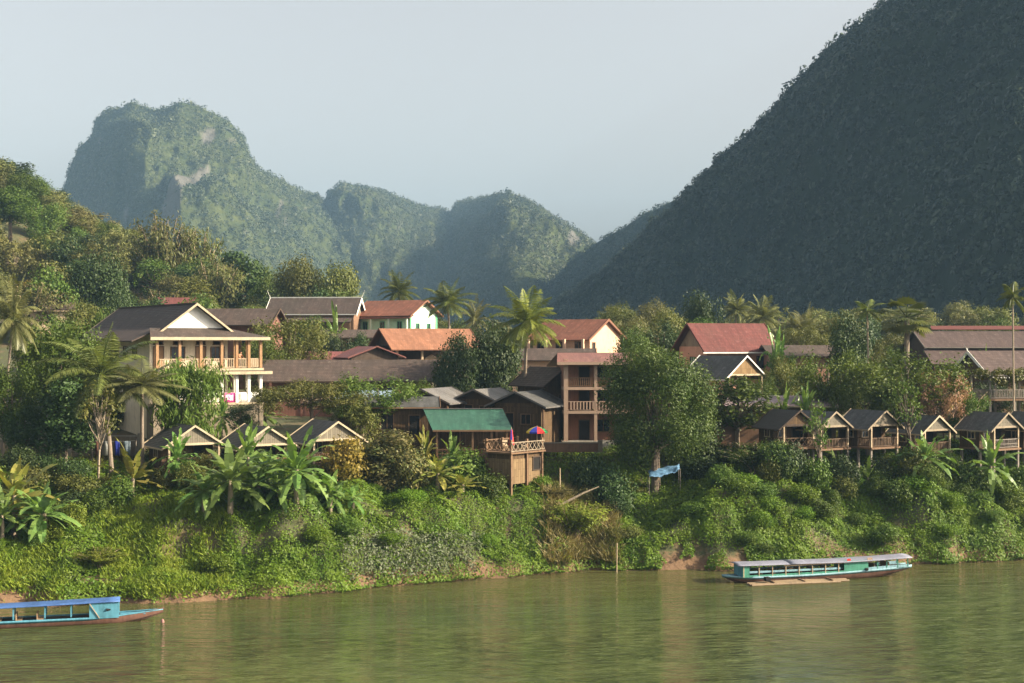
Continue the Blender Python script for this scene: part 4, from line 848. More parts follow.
def hull(root, L, beam, sheer, keel, hullmat, strake, nS=28, sk=lambda t: .22):
    """long narrow hull along local x; sheer(t), keel(t), beam(t) with t 0..1"""
    H_, I_, S_ = [], [], []
    for i in range(nS+1):
        t = i/nS; x = -L/2+L*t; b = max(beam(t), .03); g = sheer(t); k = keel(t)
        mid = k+(g-k)*.45
        H_.append([(x,-b,g-sk(x/L+.5)),(x,-b*.93,mid),(x,-b*.55,k+.03),(x,0,k),(x,b*.55,k+.03),(x,b*.93,mid),(x,b,g-sk(x/L+.5))])
        S_.append((x, b, g))
        I_.append([(x,-b*.92,g-.05),(x,-b*.8,max(k+.12, g-.55)),(x,b*.8,max(k+.12, g-.55)),(x,b*.92,g-.05)])
    loft(H_, 'hull', hullmat, root); loft(I_, 'inside', 'dark_inside', root)
    for s in (-1, 1):
        q = [[(x,s*(b+.015),g-sk(x/L+.5)-.01),(x,s*(b+.03),g),(x,s*b*.9,g),(x,s*b*.9,g-.08)] for x, b, g in S_]
        loft(q, 'strake', strake, root, True)
def roofsheet(root, x0, x1, w, z0, z1, mat, name='roof', bend=.12, n=16, dip=0):
    secs = []
    for i in range(n+1):
        t = i/n; x = x0+(x1-x0)*t; z = z0+(z1-z0)*t-dip*math.sin(t*math.pi); r = []
        for k in range(7): u = -1+2*k/6; r.append((x, u*w, z+bend*(1-u*u)))
        for k in range(6, -1, -1): u = -1+2*k/6; r.append((x, u*w, z+bend*(1-u*u)-.05))
        secs.append(r)
    return loft(secs, name, mat, root, True)
# blue boat at the left, bow to the right
p0 = P(163, 613, 102.5); ang = R(15); L = 17.5
bow = Vector((p0.x, 102.5, 0)); loc = bow-Vector((math.cos(ang), math.sin(ang), 0))*L/2
Bo = thing('blue_boat', 'long narrow river boat with blue roof and turquoise cabin, bow pointing right', 'boat', loc, ang)
sheer = lambda t: .5+.05*(1-t)+.26*max(0, (t-.72)/.28)**1.5; keel = lambda t: -.25+.72*max(0, (t-.8)/.2)**1.8+.3*max(0,(.1-t)/.1)
bm = lambda t: .85*min(1, (1-t)/.22+.12)*min(1, t/.12+.45)
hull(Bo, L, bm, sheer, keel, 'hull_brown', 'boat_blue', sk=lambda t: .2-.15*min(1, max(0, (t-.7)/.15)))
X = lambda t: -L/2+L*t
roofsheet(Bo, X(.05), X(.83), .98, 1.46, 1.60, 'roof_blue', dip=.03, bend=.08)
for s in (-1, 1):
    for t in (.06,.18,.30,.42,.54,.64): MB().box(X(t)-.05,X(t)+.05,s*.82-.03,s*.82+.03,.6,1.48).build('post', M['boat_blue'], Bo)
    MB().box(X(.71),X(.825),s*.86-.02,s*.86+.02,.42,1.55).build('cabin_panel', M['boat_blue'], Bo)
MB().box(X(.823),X(.827),-.84,.84,.6,1.54).build('cabin_front', M['boat_blue'], Bo)
for t in (.12,.2,.28,.36,.44,.52): b_ = MB(); b_.box(X(t)-.2,X(t)+.2,-.7,.7,.35,.5); b_.box(X(t)-.22,X(t)-.16,-.7,.7,.5,.95); b_.build('seat', M['seat'], Bo)
MB().tube([(X(.93),0,.52),(X(.99),0,.72),(X(1.005),0,.80)], [.09,.07,.05], 7).build('prow', M['hull_brown'], Bo)
MB().box(X(.83),X(.93),-.4,.4,.5,.55).build('foredeck', M['boat_blue'], Bo)
MB().beam((X(.71),-.95,1.55),(X(.75),-.92,.45),.05).build('boat_hook', M['wood_pale'], Bo)
MB().box(X(.29),X(.35),-1.05,-.9,.5,.75).build('fender', M['white'], Bo)
MB().tube([(X(.785)-.14,-.895,1.02),(X(.785)+.14,-.895,1.02)], [.1,.05], 8).build('vent', M['dark'], Bo)
fl = MB(); fp = P(162.5, 620.5, 101.2)
fl.tube([(fp.x,fp.y,-.2),(fp.x,fp.y,-.12),(fp.x,fp.y,.05),(fp.x,fp.y,.2),(fp.x,fp.y,.26)], [.05,.11,.14,.1,.03], 10)
tag(fl.build('float', M['buoy_pink'], None, True), 'small pink float in the water just off the blue boat bow', 'float')
# green boat at the right, low prow to the left
a = Vector((XW(722,118), 118, 0)); b_ = Vector((XW(908.5,122), 122, 0)); L = (b_-a).length; ang = math.atan2((b_-a).y, (b_-a).x)
Bo = thing('green_boat', 'long passenger boat with green cabin panels and grey roof moored by the bank', 'boat', (a+b_)/2, ang)
sheer = lambda t: .55+.12*max(0,(.1-t)/.1)+.4*max(0,(t-.35)/.65)**1.6; keel = lambda t: -.25+.75*max(0,(.12-t)/.12)**1.4+.85*max(0,(t-.7)/.3)**1.5
bm = lambda t: .95*min(1, (1-t)/.2+.55)*min(1, t/.14+.06)
hull(Bo, L, bm, sheer, keel, 'hull_brown', 'pale_blue'); X = lambda t: -L/2+L*t
roofsheet(Bo, X(.055), X(.42), 1.12, 1.52, 1.50, 'roof_grey', dip=.02); roofsheet(Bo, X(.33), X(.985), 1.14, 1.52, 1.66, 'roof_grey', dip=.10)
def zr(t): return 1.48+max(0, t-.33)/.67*.14
def zs(t): return sheer(t)-.06
for s in (-1, 1):
    def pan(t0, t1, mat='boat_green', name='cabin_panel', f=1.0, y=.93):
        m = MB(); m.prism([(X(t0),s*y,zs(t0)),(X(t1),s*y,zs(t1)),(X(t1),s*y,zs(t1)+(zr(t1)-zs(t1))*f),(X(t0),s*y,zs(t0)+(zr(t0)-zs(t0))*f)], (0,s*.03,0)); m.build(name, M[mat], Bo)
    pan(.085,.12); pan(.62,.75); pan(.12,.62,'boat_green','lower_panel',.18); pan(.75,.97,'pale_blue','lower_panel',.3)
    for t in (.09,.17,.24,.31,.38,.45,.52,.59,.80,.85,.91,.965): MB().beam((X(t),s*.94,zs(t)), (X(t),s*.94,zr(t)), .07).build('post', M['wood_pale' if t < .6 else 'boat_green'], Bo)
    MB().beam((X(.3),s*.97,zr(.3)-.12), (X(.63),s*.97,zr(.63)-.1), .05, .14).build('rail', M['wood_pale'], Bo)
    MB().beam((X(.12),s*.9,zs(.2)+.42), (X(.6),s*.9,zs(.55)+.4), .05, .16).build('side_cloth', M['pale_blue'], Bo)
MB().prism([(X(.085),-.92,zs(.085)),(X(.085),.92,zs(.085)),(X(.085),.92,zr(.085)),(X(.085),-.92,zr(.085))], (.03,0,0)).build('cabin_front', M['boat_blue'], Bo)
for t in (.2,.27,.34,.41,.48,.55,.8,.88): m = MB(); m.box(X(t)-.2,X(t)+.2,-.75,.75,zs(t)-.1,zs(t)+.08); m.box(X(t)-.24,X(t)-.17,-.75,.75,zs(t)+.08,zs(t)+.5); m.build('seat', M['seat'], Bo)
m = MB(); m.box(X(.76)-.25,X(.76)+.2,-.962,-.93,1.35,1.75); m.build('notice_board', M['salmon_trim'], Bo)
m = MB(); m.box(X(.635),X(.655),-.968,-.962,1.55,1.72); m.build('marker', M['cl_r'], Bo)
for t in (.74,): MB().tube([(X(t)-.1,-1.0,.78),(X(t)+.1,-1.0,.78)], [.12,.12], 8).build('tyre_fender', M['dark'], Bo)
M['raft_wood'] = plain('wet_bamboo', (.24,.17,.10), .6, .3)
# bamboo raft alongside
rp = (a+(b_-a)*.36)+Vector((math.sin(ang), -math.cos(ang), 0))*1.75
Rf = thing('bamboo_raft', 'low raft of pale bamboo logs floating beside the green boat', 'raft', rp, ang)
rnd = random.Random(4)
for k in range(6):
    l0 = -4.2+rnd.uniform(-.5,.5); l1 = 4.0+rnd.uniform(-.7,.7); MB().tube([(l0,-.5+k*.2,.06),(0,-.5+k*.2,.09+rnd.uniform(-.02,.03)),(l1,-.5+k*.2,.06)], [.12,.13,.1], 7).build('log', M['raft_wood'], Rf)
for x in (-2.5,.2,2.7): MB().beam((x,-.6,.24),(x,.6,.24),.1).build('crossbar', M['wood'], Rf)
MB().box(-3.1,-2.7,-.3,.2,.29,.62).build('engine_box', M['dark'], Rf)
# ---------------------------------------------------------------- vegetation
F_ = {}
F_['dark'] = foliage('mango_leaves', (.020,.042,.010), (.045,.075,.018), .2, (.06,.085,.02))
F_['mid'] = foliage('green_leaves', (.036,.074,.009), (.085,.13,.016), .3, (.115,.14,.02))
F_['hero'] = foliage('big_tree_leaves', (.026,.052,.008), (.07,.098,.014), .28, (.10,.115,.02))
F_['bright'] = foliage('bright_leaves', (.07,.125,.018), (.13,.19,.03), .32, (.16,.2,.035))
F_['olive'] = foliage('olive_leaves', (.055,.072,.013), (.125,.13,.026), .28, (.15,.135,.03))
F_['pale'] = foliage('pale_leaves', (.11,.125,.04), (.18,.18,.06), .3, (.2,.17,.06))
F_['brown'] = foliage('dry_leaves', (.085,.08,.026), (.145,.125,.04), .25, (.13,.13,.035))
F_['yellow'] = foliage('yellow_leaves', (.15,.13,.025), (.30,.21,.03), .3, (.12,.15,.03))
F_['feather'] = foliage('feathery_leaves', (.045,.08,.012), (.10,.14,.02), .3, (.125,.14,.025))
F_['palm'] = foliage('palm_fronds', (.07,.105,.022), (.15,.17,.045), .28, (.15,.15,.05), .4, .25)
F_['palm_pale'] = foliage('pale_palm_fronds', (.10,.115,.04), (.19,.185,.075), .25, (.2,.18,.08), .4, .25)
F_['palm_yellow'] = foliage('yellow_palm_fronds', (.13,.14,.03), (.25,.21,.05), .3, (.2,.18,.04), .4, .3)
F_['banana'] = foliage('banana_leaves', (.07,.145,.03), (.16,.24,.06), .38, (.22,.26,.09), .35, .25)
F_['banana_y'] = foliage('yellowing_banana_leaves', (.10,.15,.025), (.24,.22,.05), .35, (.28,.2,.05), .4, .4)
F_['bamboo'] = foliage('bamboo_leaves', (.06,.075,.022), (.13,.14,.035), .3, (.17,.15,.045))
F_['yellow2'] = foliage('autumn_olive_leaves', (.10,.105,.02), (.17,.155,.035), .3, (.13,.14,.03))
F_['pink'] = foliage('pink_blossom', (.30,.16,.12), (.42,.24,.17), .3, (.14,.15,.04))
F_['creeper'] = foliage('creeper_leaves', (.055,.122,.008), (.125,.20,.013), .34, (.155,.205,.016))
F_['palm_bright'] = foliage('bright_palm_fronds', (.10,.145,.028), (.20,.22,.05), .3, (.2,.2,.05), .4, .25)
F_['scrub'] = foliage('flowering_scrub', (.10,.135,.06), (.18,.20,.13), .25, (.09,.14,.03))
F_['grass'] = foliage('bank_grass', (.095,.155,.013), (.21,.25,.03), .35, (.21,.23,.035))
F_['straw'] = foliage('straw_grass', (.14,.13,.045), (.28,.23,.10), .3, (.16,.16,.05))
F_['mixed'] = foliage('mottled_leaves', (.05,.085,.02), (.26,.21,.08), .25, (.09,.13,.03))
RNG = np.random.default_rng(7)
def tube_np(segs, n=6):
    m = MB()
    for pts, rad in segs: m.tube(pts, rad, n, False)
    return m
def lobes(rng, W, z0, z1, nl, lr, flat=1.0, hollow=.55):
    c = nz(rng.normal(size=(nl,3)))*rng.uniform(hollow, 1, (nl,1))**.6
    c[:,2] = np.clip(c[:,2], -.85, 1); H = (z1-z0)
    c = c*np.array([max(.1, W/2-lr*.7), max(.1, W/2-lr*.7), max(.1, H/2-lr*.6*flat)])+np.array([0,0,(z0+z1)/2])
    r = lr*rng.uniform(.65, 1.3, nl); return c, r
def leaves(rng, c, r, n, ln, asp=.6, flat=1.0, jit=.55, up=.25, droop=0, thick=.35):
    k = rng.choice(len(c), n, p=r**2/np.sum(r**2)); d = rng.normal(size=(n,3)); d = nz(d)
    rr = r[k]*(1-thick*rng.random(n)**1.3)*(1+.18*rng.normal(size=n))
    p = c[k]+d*rr[:,None]*np.array([1,1,flat]); nn = nz(d+rng.normal(size=(n,3))*jit+np.array([0,0,up]))
    l = ln*rng.uniform(.6,1.4,n); roll = None
    if droop: roll = nz(np.cross(nn, np.array([0,0,1.]))+rng.normal(size=(n,3))*.35)
    v, f = quads(p, nn, l, l*asp, rng, roll)
    tone = rng.random(len(c))*.5; var = np.clip(tone[k]+rng.random(n)*.55, 0, 1)
    return v, f, var
PROTO = {}
def proto(key, seed, W, H, ch, nl, lr, n, ln, asp=.6, flat=1.0, jit=.55, up=.25, trunk=.22, limbs=8, droop=0, lean=0, hollow=.55, thick=.35, trunks=1):
    rng = np.random.default_rng(seed); c, r = lobes(rng, W, H*ch, H, nl, lr, flat, hollow)
    top = (rng.uniform(-1,1,2)*lean).tolist()
    c[:,0] += top[0]; c[:,1] += top[1]
    v, f, var = leaves(rng, c, r, n, ln, asp, flat, jit, up, droop, thick)
    cm = np_mesh(key+'_crown', v, f, 4, F_['mid'], var)
    hc = H*(ch+.35*(1-ch)); segs = []
    for t in range(trunks):
        o = Vector((rng.uniform(-.5,.5)*(trunks > 1), rng.uniform(-.5,.5)*(trunks > 1), 0))
        segs.append(([o+Vector((0,0,-.8)), o+Vector((top[0]*.2+rng.uniform(-.15,.15), top[1]*.2, hc*.4)), Vector((top[0]*.7+o.x, top[1]*.7+o.y, hc)), Vector((top[0], top[1], hc+(H-hc)*.5))], [trunk*1.3, trunk, trunk*.7, trunk*.25]))
    for k in rng.choice(nl, min(limbs, nl), replace=False):
        z0 = hc*rng.uniform(.55, 1.0); s = Vector((top[0]*.6, top[1]*.6, z0)); e = Vector(c[k]); mid = s*.45+e*.55-Vector((0,0,(e-s).length*.08))
        segs.append(([s, mid, e], [trunk*.5, trunk*.32, trunk*.12]))
    tm = tube_np(segs).mesh(key+'_trunk', M['bark'], True)
    PROTO[key] = (cm, tm, W, H)
for i in range(3):
    proto(f'dense{i}', 10+i, 8, 8, .14, 34, 1.65, 15000, .27, .6, trunk=.25)
    proto(f'round{i}', 20+i, 8, 10, .2, 34, 1.45, 13000, .26, .58, trunk=.22)
    proto(f'loose{i}', 30+i, 8, 10, .25, 34, 1.1, 8500, .25, .5, hollow=.25, thick=.7, limbs=14, trunk=.18)
    proto(f'tall{i}', 40+i, 6, 13, .25, 30, 1.3, 8000, .32, .55, hollow=.3, trunk=.2)
    proto(f'spread{i}', 50+i, 11, 7.5, .48, 44, 1.25, 9500, .23, .45, .45, up=.8, limbs=20, trunk=.17, thick=.8, hollow=.2)
    proto(f'airy{i}', 150+i, 9, 9, .2, 46, 1.0, 8000, .25, .5, jit=.8, hollow=.15, thick=.85, limbs=22, trunk=.14)
    proto(f'bush{i}', 60+i, 3, 2.4, .0, 18, .75, 4200, .17, .6, limbs=4, trunk=.06)
    proto(f'far{i}', 70+i, 9, 10, .12, 34, 1.7, 7000, .42, .65, trunk=.22)
    proto(f'thin{i}', 80+i, 8, 10, .2, 34, 1.05, 3800, .36, .5, hollow=.2, thick=.8, limbs=18, trunk=.16)
proto('feathery', 91, 7, 8, .06, 34, 1.15, 8500, .5, .2, jit=.9, droop=1, hollow=.25, thick=.8, trunk=.16, trunks=2)
proto('hero', 95, 12, 13, .13, 60, 1.6, 62000, .22, .5, jit=.5, trunk=.32, limbs=24, hollow=.5, thick=.32, trunks=2)
proto('bare', 99, 5, 9, .3, 26, .7, 650, .34, .5, hollow=.2, thick=.8, limbs=20, trunk=.13, lean=.6)
proto('slim', 96, 5, 9, .22, 30, .85, 3600, .32, .5, hollow=.2, thick=.7, limbs=16, trunk=.13)
proto('column', 97, 4.5, 13, .3, 9, 1.5, 2600, .45, .6, .55, hollow=.1, trunk=.18)
proto('vine', 98, 4, 9, .02, 30, .95, 9000, .26, .6, hollow=.35, trunk=.15)
def bamboo(key, seed, W=9, H=13, nc=34, n=6500):
    rng = np.random.default_rng(seed); segs = []; P_ = []; 
    for i in range(nc):
        a = rng.uniform(0, 2*math.pi); sp = rng.uniform(.15, 1)*W/2; h = H*rng.uniform(.7, 1); pts = []
        for t in np.linspace(0, 1, 7): q = sp*t**1.8+.6; pts.append(Vector((math.cos(a)*q, math.sin(a)*q, h*(t-.16*t**3*sp/W*3))))
        segs.append((pts, [.06]*6+[.02])); P_.append(np.array([tuple(p) for p in pts]))
    k = rng.integers(0, nc, n); t = rng.uniform(.22, 1, n)**.8*6; i0 = np.clip(t.astype(int), 0, 5); fr = (t-i0)[:,None]; A = np.array(P_)
    p = A[k,i0]*(1-fr)+A[k,i0+1]*fr+rng.normal(size=(n,3))*np.array([.42,.42,.3])
    nn = nz(nz(p-np.array([0,0,H*.5]))+rng.normal(size=(n,3))*.6+np.array([0,0,.3])); l = .55*rng.uniform(.6,1.4,n)
    v, f = quads(p, nn, l, l*.32, rng, nz(np.cross(nn, np.array([0,0,1.]))+rng.normal(size=(n,3))*.3))
    var = np.clip(rng.random(nc)[k]*.5+rng.random(n)*.5, 0, 1)
    PROTO[key] = (np_mesh(key, v, f, 4, F_['bamboo'], var), tube_np(segs, 5).mesh(key+'_culms', M['wood_pale'], True), W, H)
bamboo('bamboo0', 3); bamboo('bamboo1', 5, 8, 14)
def fronds(rng, nf, L, e0, e1, droop, pairs, leaf, lw, z):
    V = []; VAR = []; segs = []
    for i in range(nf):
        a = i*2.39996+rng.uniform(-.2,.2); e = e0+(e1-e0)*(i/(nf-1))+rng.uniform(-.1,.1); l = L*rng.uniform(.8,1.1)
        p = np.array([0,0,z]); d = np.array([math.cos(a)*math.cos(e), math.sin(a)*math.cos(e), math.sin(e)]); pts = [p.copy()]; ns = 10
        for s in range(ns):
            d = d+np.array([0,0,-droop*(.4+s/ns)/ns*2]); d /= np.linalg.norm(d); p = p+d*l/ns; pts.append(p.copy())
        pts = np.array(pts); segs.append(([Vector(q) for q in pts[::2]], [.045,.04,.03,.025,.02,.012][:len(pts[::2])]))
        tone = rng.uniform(0,.6)
        for t in np.linspace(.12, 1, pairs):
            x = t*ns; i0 = min(int(x), ns-1); c = pts[i0]+(pts[i0+1]-pts[i0])*(x-i0); tg = nz(pts[i0+1]-pts[i0])
            sd = nz(np.cross(tg, [0,0,1.])); ll = leaf*math.sin(math.pi*min(1, .18+.8*t))**.7*rng.uniform(.85,1.1)
            for s in (-1, 1):
                o = nz(sd*s*.8+tg*.55+np.array([0,0,-.35-.3*rng.random()])); tip = c+o*ll; w = tg*lw/2; m_ = c+o*ll*.4+np.array([0,0,.03])
                V.append([c, m_-w, tip, m_+w]); VAR.append(np.clip(tone+rng.uniform(0,.4), 0, 1))
    v = np.array(V).reshape(-1,3); return v, np.arange(len(v)).reshape(-1,4), np.array(VAR), segs
def palm(key, seed, H, nf, L, e0, e1, droop, pairs, leaf, lw, tr, lean=.6, dead=0):
    rng = np.random.default_rng(seed); v, f, var, segs = fronds(rng, nf, L, e0, e1, droop, pairs, leaf, lw, 0)
    a = rng.uniform(0,6.28); dx, dy = math.cos(a)*lean, math.sin(a)*lean
    v = v+np.array([dx,dy,H])
    cm = np_mesh(key+'_crown', v, f, 4, F_['palm'], var)
    rs = tube_np([([Vector((p.x+dx,p.y+dy,p.z+H)) for p in pts], rad) for pts, rad in segs], 4).mesh(key+'_rachis', F_['palm'], True)
    n = 9; pts = [Vector((dx*(t**1.6), dy*(t**1.6), -.8+(H+.8)*t)) for t in np.linspace(0,1,n)]
    tm = tube_np([(pts, [tr*(1.5-.6*min(1, i/2)) if i < 2 else tr*(1-.25*i/n) for i in range(n)])], 8).mesh(key+'_trunk', M['palm_bark'], True)
    PROTO[key] = (cm, tm, 2*L*.8, H+L*.55, rs)
palm('coco0', 1, 9, 28, 3.4, 1.42, -.6, .75, 40, .95, .07, .14, 1.2); palm('coco1', 2, 10, 28, 3.3, 1.42, -.6, .7, 40, .9, .07, .13, .5); palm('coco2', 8, 7, 26, 4.2, 1.4, -.5, .85, 46, 1.0, .07, .14, 1.5)
palm('areca', 3, 12, 11, 1.9, 1.2, -.2, .8, 18, .6, .14, .09, .3)
def fanpalm(key, seed, H=9, nf=28):
    rng = np.random.default_rng(seed); V = []; VAR = []; segs = []
    for i in range(nf):
        a = i*2.39996; e = 1.0-1.9*(i/(nf-1))+rng.uniform(-.15,.15); d = np.array([math.cos(a)*math.cos(e), math.sin(a)*math.cos(e), math.sin(e)]); pl = rng.uniform(1.0,1.5); c = d*pl+np.array([0,0,H])
        segs.append(([Vector((0,0,H)), Vector(c)], [.04,.03])); sd = nz(np.cross(d, [0,0,1.])); up = np.cross(sd, d); tone = .7 if e < -.35 else rng.uniform(0,.4)
        for k in range(13):
            b_ = -1.5+3.0*k/12; o = nz(d*math.cos(b_)+sd*math.sin(b_)); tip = c+o*rng.uniform(.85,1.05)+np.array([0,0,-.22]); w = np.cross(o, up)*.085; m_ = c+o*.55
            V.append([c, m_-w, tip, m_+w]); VAR.append(min(1, tone+rng.uniform(0,.3)))
    v = np.array(V).reshape(-1,3)
    tm = tube_np([([Vector((0,0,-.8)),Vector((.1,0,H*.5)),Vector((0,0,H))], [.2,.17,.17])], 8).mesh(key+'_trunk', M['palm_bark'], True)
    PROTO[key] = (np_mesh(key+'_crown', v, np.arange(len(v)).reshape(-1,4), 4, F_['palm'], np.array(VAR)), tm, 4.6, H+2, tube_np(segs, 4).mesh(key+'_stalks', F_['palm'], True))
fanpalm('fanpalm', 4)
def banana(key, seed, H=2.0, nl=20, L=2.5, Wl=.46, stems=1):
    rng = np.random.default_rng(seed); V = []; FF = []; VAR = []; segs = []; q = 0
    for st in range(stems):
        o = np.array([rng.uniform(-.7,.7), rng.uniform(-.7,.7), 0])*(stems > 1); h = H*rng.uniform(.7,1) if st else H
        segs.append(([Vector(o+[0,0,-.5]), Vector(o+[.05,0,h*.6]), Vector(o+[0,0,h])], [.17,.13,.08]))
        for i in range(nl):
            a = i*2.39996+rng.uniform(-.3,.3); e = 1.4-1.9*(i/(nl-1))**1.1+rng.uniform(-.12,.12); l = L*rng.uniform(.75,1.1); ns = 14
            d = np.array([math.cos(a)*math.cos(e), math.sin(a)*math.cos(e), math.sin(e)]); p = o+np.array([0,0,h-.1]); tone = rng.uniform(0,.7)
            dr = rng.uniform(.6,1.5); rows = []
            for st_ in range(ns+1):
                t = st_/ns; sd = nz(np.cross(d, [0,0,1.])); up = np.cross(sd, d); w = Wl/2*(0.05 if t < .1 else max(.03, math.sin(math.pi*min(1, (t-.08)/.92)**.8)**.55))
                rows.append((p.copy(), sd, up, w)); d = nz(d+np.array([0,0,-dr*(.3+t)/ns*1.6])); p = p+d*l/ns
            for side in (-1, 1):                       # the blade is torn into strips that hang a little apart
                k = 0
                while k < ns:
                    span = int(rng.integers(1, 4)); e_ = min(ns, k+span); sag = rng.uniform(-.1,1.0)
                    for j in range(k, e_):
                        (pa, sa, ua, wa), (pb, sb, ub, wb) = rows[j], rows[j+1]; q0 = .06 if j == k else 0
                        pa2 = pa+(pb-pa)*q0
                        V += [pa2, pb, pb+sb*side*wb+ub*wb*(.3-sag), pa2+sa*side*wa+ua*wa*(.3-sag)]; FF.append([q,q+1,q+2,q+3]); q += 4; VAR.append(np.clip(tone+rng.uniform(-.1,.25)+(.25 if side > 0 else 0), 0, 1))
                    k = e_
    PROTO[key] = (np_mesh(key+'_leaves', np.array(V), np.array(FF), 4, F_['banana'], np.array(VAR)), [tube_np([s_], 8).mesh(key+'_stem', M['pale_bark'], True) for s_ in segs], L*1.5, H+L*.62)
banana('banana0', 1); banana('banana1', 2, 2.2, 26, 2.8, .48); banana('banana2', 3, 1.7, 14, 2.3, .42, 3); banana('banana3', 6, 1.2, 14, 2.0, .4)
def put(key, x, Y, h, w, name, label, cat, group=None, mat='mid', tmat=None, rot=None, z=None, crown='crown', trunk='trunk'):
    p = PROTO[key]; gz_ = float(gz(x, Y)) if z is None else z
    r = thing(name, label, cat, (x, Y, gz_), RNG.uniform(0, 6.28) if rot is None else rot, group)
    r.scale = (w/p[2], w/p[2], h/p[3])
    for me, nm, mt in [(p[0], crown, F_[mat])]+[(q_, trunk, M[tmat] if tmat else None) for q_ in (p[1] if isinstance(p[1], list) else [p[1]])]+[(p[4] if len(p) > 4 else None, 'frond_stalks', F_[mat])]:
        if me is None: continue
        o = link(nm, me, r)
        if mt: o.material_slots[0].link = 'OBJECT'; o.material_slots[0].material = mt
    return r
def at(key, px, top, Y, wpx, name, label, mat='mid', cat='tree', group=None, bot=None, **kw):
    """a plant whose middle, top and width are read off the photo at distance Y; it stands on the ground there"""
    x = XW(px, Y); z = float(gz(x, Y)) if bot is None else ZW(bot, Y); h = ZW(top, Y)-z
    if h < .5: h = .5
    return put(key, x, Y, h, wpx*Y/F, name, label, cat, group, mat, z=z, **kw)
B_ = dict(cat='banana plant', crown='leaves', trunk='stem')
# -- single trees and palms of the village
at('hero', 657, 344, 136.5, 128, 'broadleaf_tree', 'largest spreading broadleaf tree, beside the salmon guesthouse, with a tarp under it', 'hero')
at('slim', 738, 372, 146, 76, 'broadleaf_tree', 'slender loose crowned tree in front of the brown garden wall', 'mid')
at('dense0', 456, 335, 160, 54, 'mango_tree', 'compact dark green tree left of the coconut palm, beside the orange hall', 'dark')
at('dense1', 494, 318, 163, 58, 'mango_tree', 'dark tree right behind the tall bright coconut palm', 'dark')
at('coco0', 524, 301, 157, 72, 'coconut_palm', 'tall bright coconut palm leaning between the dark trees and the peach house', 'palm_bright', 'palm', rot=2.6)
at('spread0', 312, 374, 138, 124, 'rain_tree', 'wide feathery tree behind the third left bungalow', 'olive')
at('airy0', 378, 368, 142, 112, 'rain_tree', 'airy flat layered tree in front of the long grey brown roof', 'feather')
at('slim', 361, 400, 133, 40, 'slender_tree', 'slender pale trunked tree right of the third left bungalow', 'olive', tmat='pale_bark')
at('airy2', 290, 304, 176, 90, 'broadleaf_tree', 'loose olive tree right of the cream guesthouse roof', 'olive')
at('airy1', 262, 328, 168, 76, 'rain_tree', 'feathery olive tree between the cream guesthouse and the long grey brown roof', 'feather')
at('dense2', 338, 333, 192, 38, 'bushy_tree', 'round dark bushy tree beside the red tin shed roof', 'dark')
at('dense0', 362, 334, 195, 30, 'bushy_tree', 'small dark bushy tree in front of the low grey tin shed', 'dark')
at('loose1', 318, 322, 200, 40, 'bushy_tree', 'yellowish bushy tree below the long temple style hall', 'pale')
at('feathery', 188, 357, 131.5, 92, 'feathery_tree', 'soft feathery bright green tree in front of the cream guesthouse', 'feather')
at('round0', 60, 312, 137, 98, 'broadleaf_tree', 'full mid green tree left of the cream guesthouse, in front of the hillside', 'mid')
at('vine', 66, 374, 125.5, 58, 'vine_clad_tree', 'dark tree wrapped in climbing vines at the far left', 'dark')
at('coco2', 112, 342, 126.5, 116, 'coconut_palm', 'coconut palm with wide drooping fronds in front of the cream guesthouse wall', 'palm', 'palm', rot=.5)
at('coco1', 142, 370, 128, 84, 'coconut_palm', 'lower coconut palm with hanging fronds just left of the first bungalow', 'palm_pale', 'palm', rot=1.9)
at('bare', 98, 372, 124.5, 50, 'bare_tree', 'slim tree with pale bare branches in front of the left palms', 'olive', tmat='pale_bark')
at('coco0', 2, 292, 131, 52, 'coconut_palm', 'coconut palm cut by the left edge of the picture, yellowish fronds', 'palm_pale', 'palm', rot=4)
at('loose2', 12, 350, 128, 70, 'broadleaf_tree', 'leafy green tree at the far left edge below the yellow palm', 'mid')
at('round1', 25, 400, 127, 50, 'bushy_tree', 'bushy tree in front of the pale house at the far left', 'dark')
at('airy2', 240, 398, 140, 50, 'broadleaf_tree', 'small leafy tree beside the stone base of the cream guesthouse', 'dark')
for px, top, Y, w, k, mt, lb in ((452,288,214,52,'coco1','palm','coconut palm standing against the hazy ridge right of the mint house'),(407,279,245,40,'coco0','palm','coconut palm rising directly behind the mint house roof'),(482,304,222,34,'coco2','palm_pale','small pale coconut palm between two palms near the peach house'),
    (734,298,222,34,'coco1','palm_pale','pale palm right of the round dark tree behind the maroon roof'),(772,303,216,44,'coco0','palm_pale','pale coconut palm over the right end of the maroon roof'),(812,312,216,40,'coco2','palm_pale','drooping pale palm behind the grey cottage'),(792,318,208,40,'coco1','palm_pale','low pale palm beside the grey cottage roof'),(842,316,212,36,'coco0','palm_pale','pale palm just left of the dark tree near the long hall')):
    at(k, px, top, Y, w, 'coconut_palm', lb, mt, 'palm')
at('round2', 618, 303, 232, 40, 'broadleaf_tree', 'olive brown tree right behind the peach house roof', 'olive')
at('round0', 652, 297, 228, 46, 'broadleaf_tree', 'bright olive tree between the peach house and the maroon roof', 'pale')
at('dense1', 636, 326, 178, 44, 'bushy_tree', 'bushy green tree at the right of the peach gable wall', 'mid')
at('dense2', 703, 290, 215, 46, 'mango_tree', 'round dark dense tree rising behind the maroon roof', 'dark')
at('round1', 676, 312, 222, 34, 'broadleaf_tree', 'small olive tree left of the maroon roof gable', 'olive')
at('dense0', 850, 314, 176, 52, 'mango_tree', 'dark round tree between the pale palms and the fan palm', 'dark')
at('areca', 869, 301, 168, 34, 'areca_palm', 'slim areca palm in front of the dark round tree', 'palm', 'palm', tmat='pale_bark')
